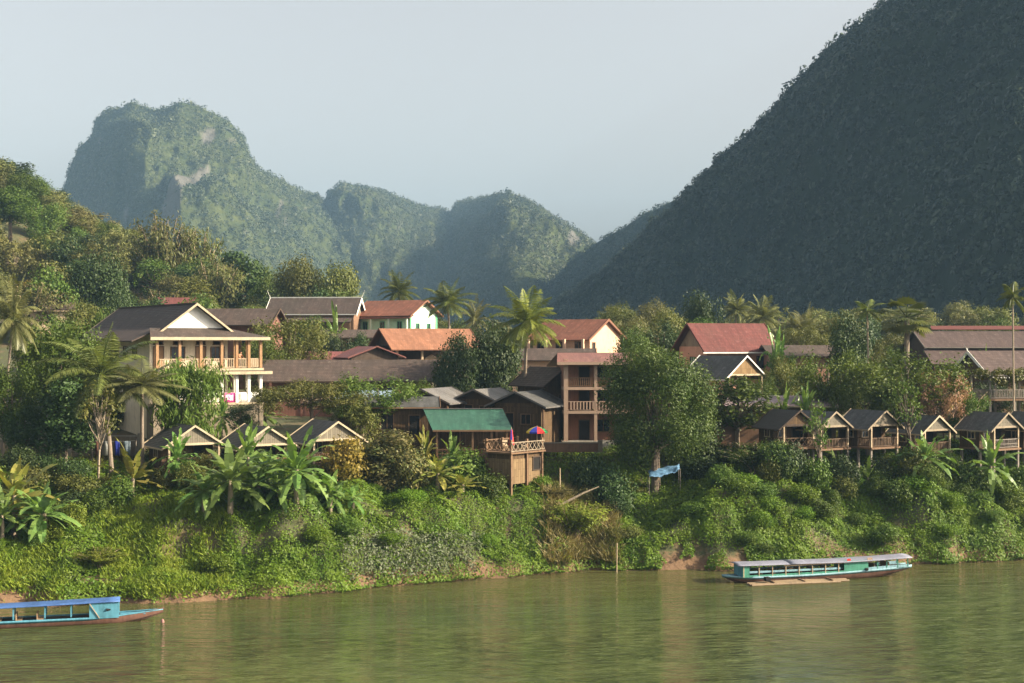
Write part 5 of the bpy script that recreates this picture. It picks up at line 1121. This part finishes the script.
at('fanpalm', 907, 294, 166, 66, 'fan_palm', 'stout fan palm with round crown left of the long purple grey roof', 'palm', 'palm')
at('areca', 1014, 284, 149, 32, 'areca_palm', 'tall thin areca palm at the right edge in front of the brown lodge', 'palm', 'palm', tmat='pale_bark')
at('airy0', 828, 342, 152, 96, 'broadleaf_tree', 'loose yellowish green tree behind the first right bungalows', 'bright')
at('airy1', 908, 344, 149, 140, 'rain_tree', 'broad airy tree spreading over the right bungalow roofs', 'feather')
at('airy2', 943, 358, 147, 58, 'blossom_tree', 'sparse tree with dull pink blossom left of the vine terrace', 'pink')
at('bare', 912, 372, 141.5, 46, 'slender_tree', 'slender tree rising between the third and fourth right bungalows', 'mid')
at('bare', 821, 392, 136.5, 34, 'bare_tree', 'bare crooked trunk with few leaves in front of the second right bungalow', 'mid')
at('loose2', 783, 345, 168, 40, 'broadleaf_tree', 'small bushy tree beside the slate roofed bungalow', 'mid')
at('airy0', 972, 384, 148, 44, 'broadleaf_tree', 'thin leafy tree beside the terrace staircase', 'mid')
at('airy2', 1000, 372, 158, 60, 'rain_tree', 'dark leafy tree behind the vine terrace', 'dark')
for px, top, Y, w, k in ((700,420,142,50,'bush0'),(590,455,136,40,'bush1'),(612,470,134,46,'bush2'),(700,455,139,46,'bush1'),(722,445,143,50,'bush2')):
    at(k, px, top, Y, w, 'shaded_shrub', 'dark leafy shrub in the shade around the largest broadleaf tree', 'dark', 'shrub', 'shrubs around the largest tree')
for px, top, Y, w, k, mt in ((118,292,200,46,'dense1','dark'),(150,300,205,40,'round1','mid'),(84,300,188,50,'round2','olive'),(56,312,176,46,'loose0','mid'),(104,312,168,40,'dense0','mid'),(130,318,175,36,'round0','dark'),(222,306,215,44,'loose1','olive'),(246,312,205,40,'round2','mid'),(30,318,182,44,'round0','olive'),(66,330,158,44,'loose2','mid'),(112,340,152,40,'round1','mid')):
    at(k, px, top, Y, w, 'garden_tree', {'dark':'dark green','mid':'mid green','olive':'olive green'}[mt]+' tree crowded behind the brown roof of the cream guesthouse', mt, 'tree', 'trees behind the cream guesthouse')
for px, top, Y, w, k, mt in ((262,380,147,56,'airy0','olive'),(420,376,153,44,'airy1','feather'),(338,392,148,50,'airy2','mid'),(785,352,162,50,'airy1','olive'),(866,352,158,56,'airy2','feather'),(760,372,158,40,'airy0','mid'),(838,372,150,50,'airy1','mid'),(880,378,149,52,'airy0','feather'),(872,338,186,40,'loose1','olive'),(894,342,182,40,'airy1','mid'),(886,332,200,44,'round1','olive'),(720,392,152,40,'airy1','mid')):
    at(k, px, top, Y, w, 'garden_tree', {'feather':'fine feathery','mid':'mid green','olive':'olive green'}[mt]+' airy tree between the houses '+('left of the green shelter' if px < 500 else 'above the right bungalows'), mt, 'tree', 'airy garden trees')
# vine on the pergola
rng = np.random.default_rng(77); c = rng.uniform([-4,-2.3,2.45],[5.3,2.2,2.75],(60,3)); c[:14,2] -= rng.uniform(0,.9,14); c[:14,1] = -2.3
v, f, var = leaves(rng, c, np.full(60,.5), 3600, .3, .6); o = link('vine', np_mesh('vine', v, f, 4, F_['olive'], var), VINE_TERRACE)
# -- banana plants
for k, px, top, Y, w, mt, lb in (('banana1',230,453,116.6,84,'banana','large banana plant with fanned leaves in front of the first gap between left bungalows'),('banana1',297,440,116.8,80,'banana','tallest banana plant with hanging leaves in front of the third left bungalow'),('banana0',248,424,123,54,'banana','banana plant in front of the middle left bungalow gable'),('banana2',268,468,117.5,58,'banana','banana clump between the two largest banana plants'),
    ('banana0',178,434,123,46,'banana','banana plant leaning before the first left bungalow porch'),('banana2',322,474,118.5,50,'banana','banana clump right of the tallest banana plant'),('banana3',133,450,121,60,'banana_y','yellowish banana plant with a dry trunk left of the first bungalow'),('banana0',14,462,114.5,84,'banana_y','banana plant with one yellow leaf at the left edge above the blue boat'),('banana2',46,490,114,72,'banana','ragged banana clump beside the left edge plant'),
    ('banana1',2,492,112,60,'banana','bright banana plant cut by the left edge near the water'),('banana1',204,470,117.5,56,'banana','low banana plant at the left of the front banana group'),('banana0',268,452,119.5,50,'banana','banana plant standing between the two largest ones, a step behind'),('banana2',345,486,120,44,'banana','small banana clump at the right end of the front banana group'),('banana0',438,458,127.5,58,'banana_y','young banana plant with an orange dying leaf below the green shelter'),('banana3',463,474,127,48,'banana_y','small banana plant with spread yellow leaves left of the bamboo hut'),('banana0',452,437,133,36,'banana','banana plant against the green shelter posts'),('banana0',425,432,133.5,34,'banana_y','yellowing banana plant at the left post of the green shelter'),
    ('banana1',336,314,204,34,'banana','banana plant in front of the long temple style hall'),('banana0',784,388,148,36,'banana','banana plant before the left half of the pinkish tin roof'),('banana0',806,388,148.5,36,'banana','banana plant before the right half of the pinkish tin roof'),('banana0',926,436,136,56,'banana','bright banana plant in front of the fourth right bungalow'),('banana0',991,436,136.5,52,'banana','bright banana plant in front of the railing of the last bungalow'),
    ('banana3',836,458,136,28,'banana','small banana plant under the second right bungalow deck'),('banana3',868,462,136,28,'banana','small banana plant under the third right bungalow deck'),('banana2',780,330,178,30,'banana','dark banana clump beside the grey cottage'),('banana0',222,398,141,30,'banana','small banana plant at the stone base of the cream guesthouse'),('banana2',262,402,150,44,'banana','banana clump right of the cream guesthouse base'),('banana0',985,352,166,24,'banana','banana plant below the brown lodge roof')):
    at(k, px, top, Y, w, 'banana_plant', lb, mt, **B_)
# -- shrubs with a look of their own
at('bush0', 345, 440, 127.5, 52, 'yellow_shrub', 'yellow flowering shrub in front of the third left bungalow', 'yellow', 'shrub')
at('vine', 392, 428, 128.5, 56, 'mottled_shrub', 'tall shrub with mottled dry and green leaves left of the green shelter', 'mixed', 'shrub')
at('bush1', 372, 440, 129.5, 46, 'mottled_shrub', 'shrub with mottled leaves behind the yellow shrub', 'mixed', 'shrub')
at('bush2', 412, 452, 127.5, 44, 'mottled_shrub', 'low mottled shrub next to the banana plant with the orange leaf', 'mixed', 'shrub')
at('bush0', 462, 452, 131, 62, 'leafy_shrub', 'bright leafy shrub below the green shelter deck', 'bright', 'shrub')
at('bush1', 490, 474, 128.5, 34, 'leafy_shrub', 'small bright shrub at the left foot of the bamboo hut', 'mid', 'shrub')
at('bamboo1', 757, 438, 136, 70, 'tall_reeds', 'tall arching reeds below the first right bungalow', 'mid', 'reeds', trunk='culms', crown='foliage')
at('bamboo0', 574, 496, 127.5, 76, 'tall_reeds', 'clump of arching grassy reeds in the gully above the water pole', 'grass', 'reeds', trunk='culms', crown='foliage')
at('bamboo0', 552, 488, 130.5, 44, 'tall_reeds', 'brownish reeds at the foot of the bamboo hut', 'brown', 'reeds', trunk='culms', crown='foliage')
at('bamboo1', 100, 545, 111.8, 52, 'tall_reeds', 'yellow green reeds standing by the water behind the blue boat', 'grass', 'reeds', trunk='culms', crown='foliage')
# -- bushes along the bank
rng = np.random.default_rng(5)
def many(n, pxr, topf, Yf, wr, kinds, mats, name, labelf, cat, group, hr=None, zoff=0):
    for i in range(n):
        px = rng.uniform(*pxr); Y = Yf(px); x = XW(px, Y); w = rng.uniform(*wr); k = kinds[rng.integers(len(kinds))]; mt = mats[rng.integers(len(mats))]
        h = w*rng.uniform(*(hr or (.55,.9))); put(k, x, Y, h, w, name, labelf(mt), cat, group, mt)
tone = {'dark':'dark green','mid':'mid green','bright':'bright green','olive':'olive green','pale':'pale yellowish','yellow2':'golden olive','brown':'brownish','bamboo':'feathery olive','straw':'straw coloured','grass':'yellow green','creeper':'creeper covered','mixed':'mottled','scrub':'pale greyish','feather':'feathery green'}
bk = ['bush0','bush1','bush2']
sh = lambda px, a, b_: float(shore(XW(px, 122)))+rng.uniform(a, b_)
many(26, (690,1060), None, lambda p: sh(p, 5, 10.5), (1.8,3.2), bk, ['mid','creeper','mid','bright'], 'bank_shrub', lambda m: tone[m]+' shrub on the upper bank below the right bungalows', 'shrub', 'shrubs below the right bungalows')
many(38, (770,1060), None, lambda p: sh(p, 8.5, 11.3), (2.6,3.8), bk, ['mid','dark','olive'], 'bank_shrub', lambda m: tone[m]+' shrub close in front of the right bungalow stilts', 'shrub', 'shrubs before the right bungalow stilts', (.7,1.0))
many(24, (640,1060), None, lambda p: sh(p, 1.5, 8), (2.0,3.6), bk, ['creeper','mid','creeper'], 'creeper_mound', lambda m: tone[m]+' mound of creeper low on the right bank', 'bush', 'creeper mounds on the right bank', (.4,.7))
many(15, (215,545), None, lambda p: sh(p, 2, 12), (1.8,3.4), bk, ['creeper','creeper','mid'], 'creeper_mound', lambda m: tone[m]+' mound of creeper on the middle bank below the shelter', 'bush', 'creeper mounds on the middle bank', (.35,.6))
many(16, (20,130), None, lambda p: sh(p, 11, 19), (2.2,3.8), bk, ['dark','mid','dark','olive'], 'bank_shrub', lambda m: tone[m]+' shrub on the shaded upper bank at the left', 'shrub', 'shrubs on the left upper bank')
many(12, (-60,90), None, lambda p: sh(p, 3, 11), (1.6,3), bk, ['mid','creeper','grass'], 'bank_shrub', lambda m: tone[m]+' shrub low on the left bank behind the blue boat', 'shrub', 'shrubs low on the left bank')
many(14, (150,520), None, lambda p: sh(p, 13, 18), (1.8,3.2), bk, ['mid','dark','olive'], 'bank_shrub', lambda m: tone[m]+' shrub along the top of the middle bank', 'shrub', 'shrubs on the middle bank top')
many(10, (545,640), None, lambda p: sh(p, 3, 12), (1.8,3), bk, ['dark','olive','brown'], 'gully_shrub', lambda m: tone[m]+' shrub in the shaded gully right of the bamboo hut', 'shrub', 'shrubs in the gully')
# -- garden trees filling the village behind and between the houses
vk = ['dense0','dense1','round0','round1','loose0','loose1','tall0','spread0']
for i in range(46):
    Y = rng.uniform(192, 262); px = rng.uniform(-60, 1090)
    if 370 < px < 440 and Y < 232: continue
    if 920 < px and Y < 205: Y += 15
    mt = ['mid','olive','dark','pale','olive'][rng.integers(5)]; z = float(gz(XW(px,Y), Y)); capz = ZW(np.interp(px, [0,200,260,360,440,560,620,700,1024], [300,305,322,322,326,332,310,312,318])+rng.uniform(0,14), Y)
    h = capz-z
    if h < 3: continue
    put(vk[rng.integers(len(vk))], XW(px,Y), Y, min(h, 13), min(h, 12)*rng.uniform(.65,.95), 'garden_tree', tone[mt]+' tree among the houses at the back of the village', 'tree', 'garden trees at the back of the village', mt)
for i in range(34):
    px = rng.uniform(-40, 1060); Y = rng.uniform(146, 182); x = XW(px, Y)
    if any(a < px < b_ for a, b_ in ((130,275),(480,545),(545,640),(660,770),(960,1024),(370,470))): continue
    mt = ['mid','dark','olive','feather'][rng.integers(4)]
    put(bk[rng.integers(3)] if rng.random() < .6 else vk[rng.integers(6)], x, Y, rng.uniform(2.5,4.5), rng.uniform(3,5.5), 'garden_shrub', tone[mt]+' garden shrub between the village houses', 'shrub', 'garden shrubs between the houses', mt)
# right tree line in front of the mountains
for i in range(44):
    px = rng.uniform(590, 1090); Y = rng.uniform(262, 330); mt = ['pale','pale','olive','bamboo','olive'][rng.integers(5)]
    top = np.interp(px, [590,640,700,760,860,920,960,1024], [306,304,308,306,312,306,300,298])+rng.uniform(-3,12); z = float(gz(XW(px,Y),Y)); h = max(4, ZW(top,Y)-z)
    put(['far0','far1','far2','thin0','thin1','tall1'][rng.integers(6)], XW(px,Y), Y, h, min(h,11)*rng.uniform(.7,1.1), 'distant_tree', tone[mt]+' tree in the line beyond the village on the right', 'tree', 'tree line beyond the right of the village', mt)
for i in range(26):
    px = rng.uniform(330, 600); Y = rng.uniform(255, 320); mt = ['pale','olive','mid'][rng.integers(3)]
    z = float(gz(XW(px,Y),Y)); h = max(3.5, ZW(np.interp(px,[330,420,600],[306,318,324])+rng.uniform(-3,12),Y)-z)
    put(['far0','far1','far2','thin1'][rng.integers(4)], XW(px,Y), Y, h, min(h,10)*rng.uniform(.8,1.2), 'distant_tree', tone[mt]+' tree in the line beyond the middle of the village', 'tree', 'tree line beyond the middle of the village', mt)
# -- the wooded hillside at the left: single trees first, then the rest by kind
at('dense1', 100, 250, 232, 66, 'mango_tree', 'broad round dark tree at the foot of the left hillside', 'dark')
at('bamboo0', 163, 203, 285, 70, 'bamboo_clump', 'tall feathery bamboo clump standing out on the hillside edge, the largest one', 'bamboo', 'bamboo', trunk='culms', crown='foliage')
at('bamboo1', 198, 212, 290, 48, 'bamboo_clump', 'feathery bamboo clump right of the largest one on the hillside', 'bamboo', 'bamboo', trunk='culms', crown='foliage')
at('bamboo0', 214, 252, 262, 66, 'bamboo_clump', 'rounded bamboo clump low on the hillside above the cream guesthouse roof', 'bamboo', 'bamboo', trunk='culms', crown='foliage')
at('column', 243, 240, 268, 38, 'layered_tree', 'narrow tree with layered dark crown at the right end of the hillside', 'dark')
at('round2', 300, 255, 262, 60, 'broadleaf_tree', 'tall olive tree left of the twin dark tree behind the temple style hall', 'olive')
at('dense2', 336, 262, 262, 60, 'broadleaf_tree', 'broad dark tree directly behind the temple style hall', 'olive')
at('dense0', 268, 268, 275, 44, 'broadleaf_tree', 'dark tree between the layered tree and the olive tree', 'mid')
at('thin2', 78, 205, 330, 72, 'broadleaf_tree', 'sparse brownish tree with visible branches on the hillside', 'brown')
at('loose1', 42, 195, 300, 60, 'broadleaf_tree', 'open green tree near the top of the hillside at the left', 'mid')
at('tall2', 14, 158, 340, 60, 'broadleaf_tree', 'tall dark tree on the hilltop at the left edge', 'dark')
at('loose0', 36, 178, 335, 40, 'broadleaf_tree', 'leafy tree on the hilltop second from the left edge', 'mid')
at('yellow' if False else 'loose2', 30, 275, 238, 36, 'yellow_tree', 'yellowing tree at the foot of the hillside near the small grey hut', 'yellow')
hk = ['far0','far1','far2','thin0','thin1','thin2','tall0','tall1','round2','bamboo1']
sil_h = ([-60,0,30,62,75,110,150,190,230,262,300,345],[150,160,172,196,206,222,232,246,262,276,280,284])
cnt = 0
for i in range(900):
    if cnt >= 190: break
    x = rng.uniform(-150, -30); Y = rng.uniform(215, 420); z = float(gz(x, Y)); px = 512+x/Y*F
    if px < -40 or px > 340: continue
    py_top_max = np.interp(px, *sil_h); h = rng.uniform(7, 13); top = HOR-(z+h-CAMZ)/Y*F
    if top < py_top_max-2:
        h = CAMZ+(HOR-py_top_max)*Y/F-z
        if h < 5.5: continue
    elif Y > 330 and top > py_top_max+60: continue
    k = hk[rng.integers(len(hk))]; mt = ['olive','pale','mid','brown','mid','olive','bamboo','dark','yellow2','mid'][rng.integers(10)]
    put(k, x, Y, h, h*rng.uniform(.7,1.05), 'hillside_tree', tone[mt]+(' sparse' if k.startswith('thin') else ' leafy')+' tree on the wooded hillside at the left', 'tree', 'trees on the left hillside', mt); cnt += 1
# -- ground cover on the bank
rng = np.random.default_rng(31)
def scatter(n, x0, x1, s0, s1, keep):
    x = rng.uniform(x0, x1, n); s = s0+(s1-s0)*rng.random(n)**1.15; Y = shore(x)+s; px = 512+x/Y*F
    z = np.maximum(gz(x, Y), .04); py = HOR-(z-CAMZ)/Y*F
    k = keep(px, py, s, x, Y); ok = rng.random(n) < k; x, Y, z, s = x[ok], Y[ok], z[ok], s[ok]
    e = .3; nx = -(gz(x+e,Y)-gz(x-e,Y))/(2*e); ny = -(gz(x,Y+e)-gz(x,Y-e))/(2*e); nn = nz(np.stack([nx,ny,np.ones_like(nx)],1)); return np.stack([x,Y,z],1), nn
def soft(v, a, b_, w): return np.clip((v-a)/w, 0, 1)*np.clip((b_-v)/w, 0, 1)
G_grass = lambda px, py, s, x, Y: soft(px,95,232,14)*np.clip((py-488)/20,0,1)*.9+soft(px,-100,70,15)*np.clip((py-540)/15,0,1)
def k_scrub(px, py, s, x, Y): return soft(px,335,495,25)*soft(py,530,583,12)*(fbm(x/2.2,Y/2.2,8,3) > .42)*.8
def bare(px, py, s, x, Y): return np.clip(soft(px,655,752,8)*soft(s,-1,2.1,.9)*(fbm(x/1.5,Y/1.5,61,3) > .4)*1.2+soft(px,-60,24,8)*soft(s,-.2,1.1,.5)+(soft(px,160,240,8)*soft(s,-1,.6,.3)*.7)+(fbm(x/2.5,Y/2.5,19,3) > .66)*.8+(s < .35*vnoise(x/1.3,Y*0,3)-.25), 0, 1)
def k_cre(px, py, s, x, Y): return np.clip(1-G_grass(px,py,s,x,Y)-k_scrub(px,py,s,x,Y)*.8-soft(px,545,620,10)*.45, .04, 1)*(1-bare(px,py,s,x,Y))
p, nn = scatter(760000, -64, 78, -.35, 22, k_cre)
lift = (fbm(p[:,0]/1.1, p[:,1]/1.1, 33, 3)**1.2)*.9*rng.random(len(p))**.5
p = p+nn*lift[:,None]; nl_ = nz(nn+rng.normal(size=p.shape)*.5+np.array([0,-.1,.2])); ln = rng.uniform(.11,.25,len(p))
ln = ln*(.65+.8*vnoise(p[:,0]/1.7, p[:,1]/1.7, 88)); v, f = quads(p, nl_, ln, ln*.7, rng); var = np.clip(fbm(p[:,0]/2.5, p[:,1]/2.5, 44, 3)*1.3-.35+rng.random(len(p))*.45, 0, 1)
tag(link('ground_cover', np_mesh('ground_cover', v, f, 4, F_['creeper'], var)), 'bright green creeper carpeting the river bank', 'creeper', kind='stuff')
p, nn = scatter(60000, -30, 4, .3, 14, k_scrub); p = p+nn*rng.uniform(.1,.75,(len(p),1)); nl_ = nz(nn+rng.normal(size=p.shape)*.7); ln = rng.uniform(.14,.3,len(p))
v, f = quads(p, nl_, ln, ln*.6, rng); tag(link('flowering_weeds', np_mesh('flowering_weeds', v, f, 4, F_['scrub'], rng.random(len(p)))), 'pale greyish flowering weeds on the middle bank near the water', 'weeds', kind='stuff')
def blades(n, x0, x1, s0, s1, keep, hlo, hhi, wid, mat, label, name):
    p, nn = scatter(n, x0, x1, s0, s1, keep); n = len(p); h = rng.uniform(hlo,hhi,n)[:,None]; d = nz(rng.normal(size=(n,3))*np.array([.5,.5,.15])+np.array([0,-.15,1])); sd = nz(np.cross(d, rng.normal(size=(n,3))))*wid
    tip = p+d*h+nz(rng.normal(size=(n,3)))*np.array([1,1,0])*h*.35; mid = p+d*h*.55
    v = np.stack([p-sd*.5, mid-sd, tip, mid+sd],1).reshape(-1,3); var = np.clip(fbm(p[:,0]/1.6,p[:,1]/1.6,52,3)*1.5-.45+rng.random(n)*.4, 0, 1)
    tag(link(name, np_mesh(name, v, np.arange(4*n).reshape(n,4), 4, mat, var)), label, 'grass', kind='stuff')
blades(90000, -52, -18, .2, 16, lambda *a: G_grass(*a)*(1-bare(*a)), .25, .75, .055, F_['grass'], 'yellow green grass on the sunny left bank', 'bank_grass')
blades(26000, 2, 15, .3, 14, lambda px, py, s, x, Y: soft(px,540,622,12)*.8, .5, 1.5, .05, F_['straw'], 'tall dry grass in the gully below the guesthouse', 'dry_grass')
blades(50000, -64, 80, 16, 34, lambda px, py, s, x, Y: .8*(fbm(x/4,Y/4,71,3) > .45), .25, .7, .07, F_['olive'], 'short rough grass around the village houses', 'village_grass')

p, nn = scatter(9000, -64, 78, .6, 20, lambda *a: k_cre(*a)*.8); n = len(p); d = nz(rng.normal(size=(n,3))*np.array([.6,.6,.1])+np.array([0,-.1,1])); h = rng.uniform(.35,1.1,n)[:,None]
c = (p[:,None,:]+d[:,None,:]*h[:,None,:]*rng.uniform(.3,1.05,(n,6,1))+rng.normal(size=(n,6,3))*.1).reshape(-1,3); l = rng.uniform(.2,.42,len(c))
v, f = quads(c, nz(rng.normal(size=c.shape)*.6+np.array([0,-.2,.7])), l, l*.35, rng); tag(link('tall_weeds', np_mesh('tall_weeds', v, f, 4, F_['bright'], rng.random(len(c)))), 'tall leafy weeds sticking up through the bank creeper', 'weeds', kind='stuff')
# ---------------------------------------------------------------- light, air and camera
SUN_EL = R(27); SUN_AZ = R(99)            # azimuth clockwise from +Y (straight away from the camera); the sun stands to the right
d = Vector((math.sin(SUN_AZ)*math.cos(SUN_EL), math.cos(SUN_AZ)*math.cos(SUN_EL), math.sin(SUN_EL)))
sl = bpy.data.lights.new('sun', 'SUN'); sl.energy = 5.0; sl.angle = R(.6); sl.color = (1, .86, .64)
so = bpy.data.objects.new('sun', sl); COL.objects.link(so); so.rotation_euler = d.to_track_quat('Z', 'Y').to_euler(); so.location = (200, -50, 200)
w = bpy.data.worlds.new('World'); scene.world = w; w.use_nodes = True; nt = w.node_tree
sk = nt.nodes.new('ShaderNodeTexSky'); sk.sky_type = 'NISHITA'; sk.sun_disc = False; sk.sun_elevation = SUN_EL; sk.sun_rotation = SUN_AZ; sk.air_density = 1.0; sk.dust_density = 6.0; sk.ozone_density = 1.5; sk.altitude = 300
hs = nt.nodes.new('ShaderNodeHueSaturation'); hs.inputs['Saturation'].default_value = .30; nt.links.new(sk.outputs['Color'], hs.inputs['Color'])
tn = nt.nodes.new('ShaderNodeMix'); tn.data_type = 'RGBA'; tn.blend_type = 'MULTIPLY'; tn.inputs['Factor'].default_value = 1; tn.inputs['B'].default_value = (1.05,1.0,.94,1); nt.links.new(hs.outputs['Color'], tn.inputs['A'])
bg = nt.nodes['Background']; nt.links.new(tn.outputs['Result'], bg.inputs['Color']); bg.inputs['Strength'].default_value = .10
# haze
m = bpy.data.materials.new('haze'); m.use_nodes = True; nt = m.node_tree; nt.nodes.remove(nt.nodes['Principled BSDF'])
pv = nt.nodes.new('ShaderNodeVolumePrincipled'); pv.inputs['Color'].default_value = (.42,.70,1.0,1); pv.inputs['Density'].default_value = .00012; pv.inputs['Anisotropy'].default_value = 0.0
nt.links.new(pv.outputs['Volume'], nt.nodes['Material Output'].inputs['Volume'])
zt = max((o.matrix_world @ Vector(c)).z for o in scene.objects if o.type == 'MESH' and o.name.startswith('mountain') for c in o.bound_box)+15
hz = MB().box(-2330, 2330, -280, 3230, -9, zt).mesh('haze', m, weld=True); o = link('haze', hz); tag(o, 'thin blue evening haze filling the valley', 'haze', kind='stuff')
cam = bpy.data.cameras.new('camera'); cam.sensor_width = 36; cam.lens = 36*F/1024; cam.clip_end = 8000; cam.clip_start = .5
co = bpy.data.objects.new('camera', cam); COL.objects.link(co); co.location = (0,0,CAMZ); co.rotation_euler = (R(90),0,0); scene.camera = co
scene.render.engine = 'CYCLES'
cy = scene.cycles; cy.use_denoising = True; cy.max_bounces = 5; cy.diffuse_bounces = 3; cy.glossy_bounces = 2; cy.transmission_bounces = 2; cy.transparent_max_bounces = 4; cy.volume_bounces = 0; cy.use_adaptive_sampling = True; cy.adaptive_threshold = .01
try: cy.denoiser = 'OPENIMAGEDENOISE'; cy.denoising_input_passes = 'RGB_ALBEDO_NORMAL'; cy.denoising_prefilter = 'ACCURATE'
except Exception: pass
vs = scene.view_settings; vs.view_transform = 'Standard'; vs.look = 'None'; vs.exposure = 1.25; vs.gamma = 1; vs.use_curve_mapping = False
scene.display_settings.display_device = 'sRGB'
